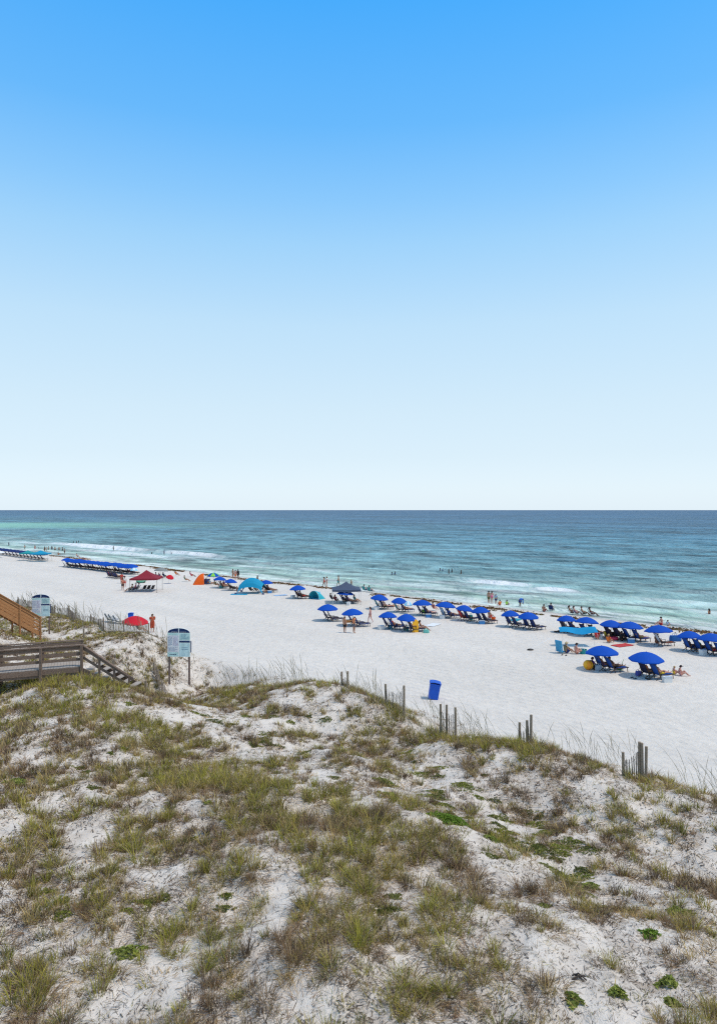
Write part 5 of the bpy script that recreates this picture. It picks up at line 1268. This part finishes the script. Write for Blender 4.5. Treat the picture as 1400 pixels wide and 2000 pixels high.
# driftwood
for px, py, lab in ((1090, 1236, 'small heap of dark sticks beside the sunshade'), (1130, 1913, 'small dark stick debris on bare dune sand')):
    mb = MB(); sc_ = 1.0 if py < 1300 else .3
    for k in range(7): a = rr.uniform(0, 3.1); mb.tube([(-.5 * math.cos(a) * sc_, -.3 * math.sin(a) * sc_, .04 * sc_), (0, rr.uniform(-.1, .1) * sc_, .16 * sc_ * rr.random() + .04), (.45 * math.cos(a) * sc_, .3 * math.sin(a) * sc_, .08 * sc_)], .03 * sc_ + .004, 5)
    o = mb.build('driftwood', mat('dead_wood', (.07, .055, .045), .9, .3, 12)); o.location = ground(px, py); tag(o, lab, 'driftwood')
# blue bins
def bin_(p, rz, rx, s, label):
    e = empty('trash_bin', p, rz, rx, .0, s); tag(e, label, 'bin'); m = mat('blue_bin_plastic', (.01, .09, .50), .5, .06, 4)
    b = MB(); b.add([(-.29, -.26, .04), (.29, -.26, .04), (.29, .26, .04), (-.29, .26, .04), (-.31, -.31, .98), (.31, -.31, .98), (.31, .31, .98), (-.31, .31, .98)], [(3, 2, 1, 0), (0, 1, 5, 4), (1, 2, 6, 5), (2, 3, 7, 6), (3, 0, 4, 7), (4, 5, 6, 7)])
    b.box((0, 0, .95), (.67, .67, .06)); b.build('bin_body', m, e)
    MB().sheet([[(x, y, 1.03 + .05 * (1 - (x / .34) ** 2)) for y in (-.35, 0, .35)] for x in (-.34, -.17, 0, .17, .34)], .03).build('lid', m, e)
    MB().tube([(-.25, .36, .95), (.25, .36, .95)], .02, 6).build('handle', m, e)
    for sg in (-1, 1): MB().tube([(sg * .22, .24, .10), (sg * .29, .24, .10)], .10, 10).build('wheel', BLKP, e)
pb = ground(845, 1366); bin_(pb, R(8), 0, 1.0, 'blue plastic bin standing tilted on the sand behind the dune crest'); bpy.context.scene.objects['trash_bin'].rotation_euler = (0, R(9), R(-3))
p2 = on_s(256, -40.5); bin_(p2, R(10), 0, .8, 'blue bin half hidden behind the big red umbrella')
# empty chairs beside the red umbrella
for i, px in enumerate((213, 220, 229)):
    spawn('sand_chair', LOWCH, on_s(px, -42.5), R(10), ('first', 'middle', 'last')[i] + ' of three dark chairs behind the fence beside the red umbrella', 'chair', 'chairs beside the red umbrella', {'backrest': BLKP, 'seat': BLKP}, s=1.1)

# ------------------------------------------------------------------ boardwalk
def wood(name, c, var=.28):
    m = bpy.data.materials.new(name); m.use_nodes = True; t = m.node_tree; b = t.nodes['Principled BSDF']; b.inputs['Roughness'].default_value = .85; b.inputs['Specular IOR Level'].default_value = .15
    tcn = t.nodes.new('ShaderNodeTexCoord'); mp = t.nodes.new('ShaderNodeMapping'); mp.inputs['Scale'].default_value = (1.5, 14, 14); t.links.new(tcn.outputs['Object'], mp.inputs['Vector'])
    n = t.nodes.new('ShaderNodeTexNoise'); n.inputs['Scale'].default_value = 2.2; n.inputs['Detail'].default_value = 6; n.inputs['Roughness'].default_value = .7; t.links.new(mp.outputs[0], n.inputs['Vector'])
    mr_ = t.nodes.new('ShaderNodeMapRange'); mr_.inputs['From Min'].default_value = .3; mr_.inputs['From Max'].default_value = .7; mr_.inputs['To Min'].default_value = 1 - var; mr_.inputs['To Max'].default_value = 1 + var; t.links.new(n.outputs['Fac'], mr_.inputs['Value'])
    sc = t.nodes.new('ShaderNodeVectorMath'); sc.operation = 'SCALE'; sc.inputs[0].default_value = c; t.links.new(mr_.outputs[0], sc.inputs['Scale']); t.links.new(sc.outputs[0], b.inputs['Base Color'])
    bp = t.nodes.new('ShaderNodeBump'); bp.inputs['Strength'].default_value = .5; bp.inputs['Distance'].default_value = .01; t.links.new(n.outputs['Fac'], bp.inputs['Height']); t.links.new(bp.outputs[0], b.inputs['Normal'])
    return m
WD = wood('weathered_wood', (.20, .14, .105), .45); WD2 = wood('deck_wood', (.38, .33, .29)); WN = wood('new_stair_wood', (.42, .20, .085), .6); WF = wood('fence_wood', (.30, .23, .165), .4); WF2 = wood('picket_wood', (.21, .17, .135), .3); WP = wood('sign_post_wood', (.22, .15, .12), .3)

A = Vector((-540 / F * 33.0, 33.0, 0)); dr = Vector((3.3, 1.35, 0)).normalized(); nr = Vector((-dr.y, dr.x, 0)); ZD = 4.27
bw = empty('boardwalk', (A.x, A.y, 0)); tag(bw, 'weathered grey wooden boardwalk with railings and steps down to the sand', 'boardwalk'); bw.location = (0, 0, 0)
WB = 1.35; L_ = 11.0
mb = MB(); k = 0.0
while k < L_:
    c = A - dr * (k + .07) + nr * (WB / 2); mb.box((c.x, c.y, ZD - .02 + .004 * math.sin(k * 37)), (.132, WB + .06, .04), Matrix((dr, nr, Vector((0, 0, 1)))).transposed()); k += .14
mb.build('deck', WD2, bw)
up = Vector((0, 0, 1))
for sd_ in (0, WB):
    o_ = nr * sd_; P0 = A + o_; P1 = A - dr * L_ + o_
    ofs = nr * (-.05 if sd_ == 0 else .05)
    MB().bar(P0 + ofs + up * (ZD - .17), P1 + ofs + up * (ZD - .17), .05, .24).bar(P0 + ofs * .2 + up * (ZD - .36), P1 + ofs * .2 + up * (ZD - .36), .05, .12).build('beam', WD, bw)
    MB().bar(P0 + dr * .10 + up * (ZD + 1.04), P1 + up * (ZD + 1.04), .16, .045).build('top_rail', WD, bw)
    for hz, hh_ in ((.92, .14), (.62, .14), (.33, .14)):
        io = nr * (.045 if sd_ == 0 else -.045); MB().bar(P0 + io + up * (ZD + hz), P1 + io + up * (ZD + hz), .035, hh_).build('rail', WD, bw)
    for i in range(6):
        p = P0 - dr * (1.83 * i) + ofs * 1.9; zb = float(terr(p.x, p.y)); MB().bar((p.x, p.y, zb - .4), (p.x, p.y, ZD + 1.02), .11).build('post', WD, bw)
# steps
sdr = Vector((1, -.10, 0)).normalized(); snr = Vector((-sdr.y, sdr.x, 0)); S0 = A + dr * .05
run, zbot = 2.4, 3.0; ns = 6; rise = (ZD - zbot) / (ns + 1)
for i in range(ns):
    c = S0 + sdr * (.15 + run / ns * (i + .4)) + snr * (WB / 2); MB().box((c.x, c.y, ZD - rise * (i + 1)), (.30, WB, .045), Matrix((sdr, snr, up)).transposed()).build('step', WD2, bw)
for sd_ in (0, WB):
    b0 = S0 + snr * sd_; b1 = b0 + sdr * run
    MB().bar(b0 + up * (ZD - .25), b1 + up * (zbot - .02), .05, .28).build('stringer', WD, bw)
    if sd_: continue
    MB().bar(b0 + up * (ZD + 1.03), b1 + up * (zbot + .80), .14, .045).build('handrail', WD, bw)
    MB().bar(b0 + up * (ZD + .90), b1 + sdr * .2 + up * (zbot + .66), .04, .16).build('rail', WD, bw)
    MB().bar(b0 + up * (ZD + .42), b1 + up * (zbot + .32), .035, .12).build('rail', WD, bw)
    for u in (.36, .68, 1.0):
        p = b0.lerp(b1, u); zt = (ZD + .98) * (1 - u) + (zbot + .84) * u; zb = float(terr(p.x, p.y)); MB().bar((p.x, p.y, zb - .3), (p.x, p.y, zt), .09).build('post', WD, bw)

# newer orange brown stairs further along
e = empty('wooden_stairs', (0, 0, 0)); tag(e, 'orange brown wooden stair rail sloping down past the farther sign', 'stairs')
B1 = Vector((-621 / F * 48.0, 48.0, 0)); B0 = Vector((-700 / F * 46.0, 46.0, 0)); d2 = (B1 - B0); d2.z = 0; Lh = d2.length; d2 /= Lh; n2_ = Vector((-d2.y, d2.x, 0))
zt1, zt0 = 4.28, 6.2; slope = (zt0 - zt1) / Lh; LL = 6.5
def ps(k, z, o=0): p = B1 - d2 * k + n2_ * o; return (p.x, p.y, zt1 + slope * k + z)
for o_ in (0, 1.3):
    MB().bar(ps(-.1, 0, o_), ps(LL, 0, o_), .16, .05).build('top_rail', WN, e)
    MB().bar(ps(0, -.14, o_), ps(LL, -.14, o_), .04, .17).build('rail', WN, e)
    for z_ in (-.42, -.66, -.90): MB().bar(ps(0, z_, o_), ps(LL, z_, o_), .04, .15).build('rail', WN, e)
    MB().bar(ps(0, -1.22, o_), ps(LL, -1.22, o_), .05, .28).build('stringer', WN, e)
    for k in (0, 1.4, 2.8, 4.2, 5.6):
        p = ps(k, 0, o_ - .06 if o_ == 0 else o_ + .06); MB().bar((p[0], p[1], float(terr(p[0], p[1])) - .3), (p[0], p[1], p[2] - .02), .10).build('post', WN, e)
for i in range(14):
    k = .2 + i * .32; p = ps(k, -1.10, .65); MB().box(p, (.30, 1.26, .04), Matrix((d2, n2_, up)).transposed()).build('step', WN, e)

# ------------------------------------------------------------------ beach information signs
SG1 = mat('sign_pale', (.88, .88, .82), .5, .06, 6); SG2 = mat('sign_aqua', (.56, .76, .70), .5, .14, 4); SG3 = mat('sign_navy', (.012, .035, .12), .45, .08, 4); SG4 = mat('sign_lilac', (.88, .82, .80), .5, .07, 8)
INK = mat('sign_ink', (.16, .26, .36), .6, .1, 6); INKR = mat('sign_pink', (.62, .45, .50), .6, .1, 6); SGB = mat('sign_back', (.12, .16, .18), .7, .1, 5)
def sign(px, pyb, D, wid, hp, bottom, label, seed, rz, z0=None):
    a = (px - 700) / F; x, y = a * D, D; zb = H - (pyb - 997) / F * D if z0 is None else z0
    e = empty('information_sign', (x, y, zb), rz); tag(e, label, 'sign'); r = random.Random(seed); W = wid; Hh = hp; z1 = bottom; arch = Hh * .17; ztop = z1 + Hh - arch
    bd = MB(); n = 12; outl = [(-W / 2, z1), (W / 2, z1)] + [(W / 2 * math.cos(math.pi * k / n), ztop + arch * math.sin(math.pi * k / n)) for k in range(n + 1)]
    m_ = len(outl); bd.add([(p[0], .0, p[1]) for p in outl] + [(p[0], .05, p[1]) for p in outl], [tuple(range(m_)), tuple(range(m_, 2 * m_))[::-1]] + [(i, i + m_, (i + 1) % m_ + m_, (i + 1) % m_) for i in range(m_)])
    b = bd.build('board', SG1, e)
    for sg in (-1, 1):
        pts = [(sg * .03, ztop + .01)] + [(sg * max(.03, W / 2 * .97 * math.cos(q)), ztop + .01 + (arch - .03) * math.sin(q)) for q in [math.pi / 2 * k / 6 for k in range(7)]]
        q = [(p[0], -.006, p[1]) for p in pts]; q2 = [(p[0], -.0005, p[1]) for p in pts]; k = len(q)
        MB().add(q + q2, [tuple(range(k)) if sg > 0 else tuple(range(k))[::-1]] + [(i, (i + 1) % k, (i + 1) % k + k, i + k) for i in range(k)]).build('arch_panel', SG3, e)
        # small white lettering stroke in the arch
        tx = MB()
        for i in range(9): tx.box((sg * (.10 + .03 * i * W), -.009, ztop + .05 + .004 * r.random()), (.014 * W, .004, .028))
        tx.build('lettering', SG1, e)
    def panel(x0, x1, za, zc, m, yy=-.004): return MB().box(((x0 + x1) / 2 * W, yy, z1 + (za + zc) / 2 * (ztop - z1)), ((x1 - x0) * W, .006, (zc - za) * (ztop - z1))).build('panel', m, e)
    def lines(x0, x1, za, zc, n_, m, ragged=.6):
        t = MB()
        for i in range(n_):
            z = za + (zc - za) * (i + .5) / n_; xx_ = x0
            while xx_ < x1 * 1.0 - .01:
                wl = r.uniform(.02, .07); wl = min(wl, x1 - xx_); t.box(((xx_ + wl / 2) * W, -.0095, z1 + z * (ztop - z1)), (wl * W, .003, .35 * (zc - za) / n_ * (ztop - z1))); xx_ += wl + .018
                if xx_ > x0 + (x1 - x0) * ragged and r.random() < .3: break
        t.build('lettering', m, e)
    panel(-.49, -.015, .90, .99, SG2); panel(-.49, -.26, .44, .88, SG4); panel(-.25, -.015, .44, .88, mat('sign_grey', (.74, .74, .78))); panel(-.49, -.015, .20, .42, SG4); panel(-.49, -.015, .01, .18, SG2)
    panel(.04, .49, .70, .99, SG2); panel(.02, .495, .60, .67, SG3); panel(.04, .49, .01, .57, mat('sign_sea', (.62, .80, .78), .5, .2, 3))
    lines(-.47, -.28, .46, .86, 12, INK); lines(-.23, -.03, .46, .86, 12, INKR); lines(-.47, -.03, .22, .40, 5, INK); lines(-.40, -.10, .06, .14, 1, SG3); lines(.10, .46, .74, .96, 6, INK); lines(.14, .40, .28, .42, 2, INK, .9); lines(.12, .3, .06, .1, 1, INK)
    for sx in (-1, 1): MB().box((sx * W * .44, .10, bottom * .5 - .35 + Hh * .35), (.09, .09, bottom + .7 + Hh * .7)).build('post', WP, e)
    MB().box((0, .053 + .02, z1 + Hh * .25), (W * .96, .035, .09)).build('brace', WP, e)
    MB().box((W * .5 + .035, .06, z1 + (ztop - z1) * .42), (.03, .08, (ztop - z1) * .48)).build('side_box', SG3, e)
    return e
sign(349.5, 1314, 37.0, 1.28, 1.60, .86, 'beach information sign with arched navy top on two posts by the path', 1, R(-4))
sign(80.5, 1222, 50.0, 1.32, 1.66, .66, 'farther beach information sign with arched top beside the orange stairs', 2, R(3))

# ------------------------------------------------------------------ sand fences
def fence(pts, tops, label, dens=.10, drop=.22, tilt=.0, ext=0, pr=.062, wire=True, pick_from=0):
    e = empty('sand_fence', (0, 0, 0)); tag(e, label, 'fence')
    r = random.Random(len(label)); pk_ = MB(); wr = MB()
    for i, (p, tp) in enumerate(zip(pts, tops)):
        zb = float(terr(p[0], p[1])); MB().tube([(p[0], p[1], zb - .35), (p[0] + r.uniform(-.04, .04), p[1], zb + tp)], [pr, pr * .92], 8).build('post', WF, e)
    for seg, (a, b) in enumerate(zip(pts[:-1], pts[1:])):
        a = Vector((a[0], a[1], 0)); b = Vector((b[0], b[1], 0)); n = max(2, int((b - a).length / dens)); last = None
        for i in range(n):
            u = (i + .5) / n; p = a.lerp(b, u); z = float(terr(p.x, p.y)); i0 = seg; zt_ = (float(terr(a.x, a.y)) + tops[i0]) * (1 - u) + (float(terr(b.x, b.y)) + tops[i0 + 1]) * u; sag = zt_ - drop - .10 * math.sin(u * math.pi) + r.uniform(-.05, .04) - z; dx_ = r.uniform(-.04, .04) + tilt
            if r.random() < .06: continue
            pk_.bar((p.x, p.y, z - .2), (p.x + dx_, p.y, z + sag), .05, .014)
            for h_ in (.3, .75):
                q = (p.x + dx_ * h_, p.y - .012, z + sag * h_)
            cur = [(p.x + dx_ * h_, p.y - .012, z + sag * h_) for h_ in (.3, .8)]
            if last:
                for c0, c1 in zip(last, cur): wr.tube([c0, c1], .004, 3, False)
            last = cur
    pk_.build('pickets', WF2, e); wr.build('wire', ALU, e); return e
def S(px, s): return on_s(px, s)[:2]
def topto(px, s, py_top): x, y, z = on_s(px, s); return H - (py_top - 997) / F * y - z
sF = -49.9
px_l = [27, 36, 75, 108, 134, 149, 178, 203, 243, 291]; tl = [1163, 1167, 1176, 1184, 1184, 1197, 1201, 1207, 1217, 1218]; so = [-49.4, -50.2, -50, -50.3, -49.6, -50.4, -49.6, -50.2, -49.8, -49.2]
def clamp(v, a=.5, b=1.6): return max(a, min(b, v))
fence([S(p, s_) for p, s_ in zip(px_l, so)], [clamp(topto(p, s_, t_), .9, 1.45) for p, s_, t_ in zip(px_l, so, tl)], 'long sand fence with leaning posts along the dune before the red umbrella', drop=.12)
fence([S(302, -51.5), S(330, -52.3)], [.8, .9], 'short picket fence piece behind the nearer information sign', drop=.0)
for pa_, lab, tops_, ph_ in (((668, 679), 'tiny fence remnant of two stubby posts on the crest', (1313, 1312), .5), ((754, 789), 'fence remnant with one tall thin post, before the two stubby posts', (1337, 1329), .75),
                        ((861, 872, 890), 'fence remnant with thin pickets beside the blue bin', (1376, 1370, 1361), .9), ((1014, 1030, 1036), 'fence remnant with a tall post among thick grass', (1412, 1408, 1397), .9), ((1217, 1248, 1254, 1260), 'nearest fence remnant with stout posts side by side', (1470, 1450, 1452, 1459), .85)):
    ss2 = sF + (.15 if len(pa_) > 2 else 0)
    stps = [clamp(topto(p, sF, t_), .45, 1.5) for p, t_ in zip(pa_, tops_)]
    fence([S(p, sF) for p in pa_], stps, lab.replace('nearest ', 'largest '), dens=.062, drop=.30, tilt=-.06, pr=.058)
for px, pyb, D, hh_, lab in ((222, 1330, 36, 1.6, 'thin grey square post rising behind the boardwalk steps'), (285, 1336, 34.5, .75, 'short grey stub post beyond the foot of the steps'), (415, 1326, 41, .45, 'tiny stub post on the sand beyond the information sign'), (224 - 60, 1240, 50, 1.0, 'leaning thin post in the grass below the long sand fence')):
    a = (px - 700) / F; x, y = a * D, D; z = float(terr(x, y)); e = empty('wooden_post', (x, y, z)); tag(e, lab, 'post')
    MB().box((0, 0, hh_ / 2 - .2), (.10, .10, hh_ + .4), taper=.97).build('shaft', WF, e); MB().box((0, 0, hh_ + .012), (.085, .085, .022), taper=.5).build('cap', WF, e)
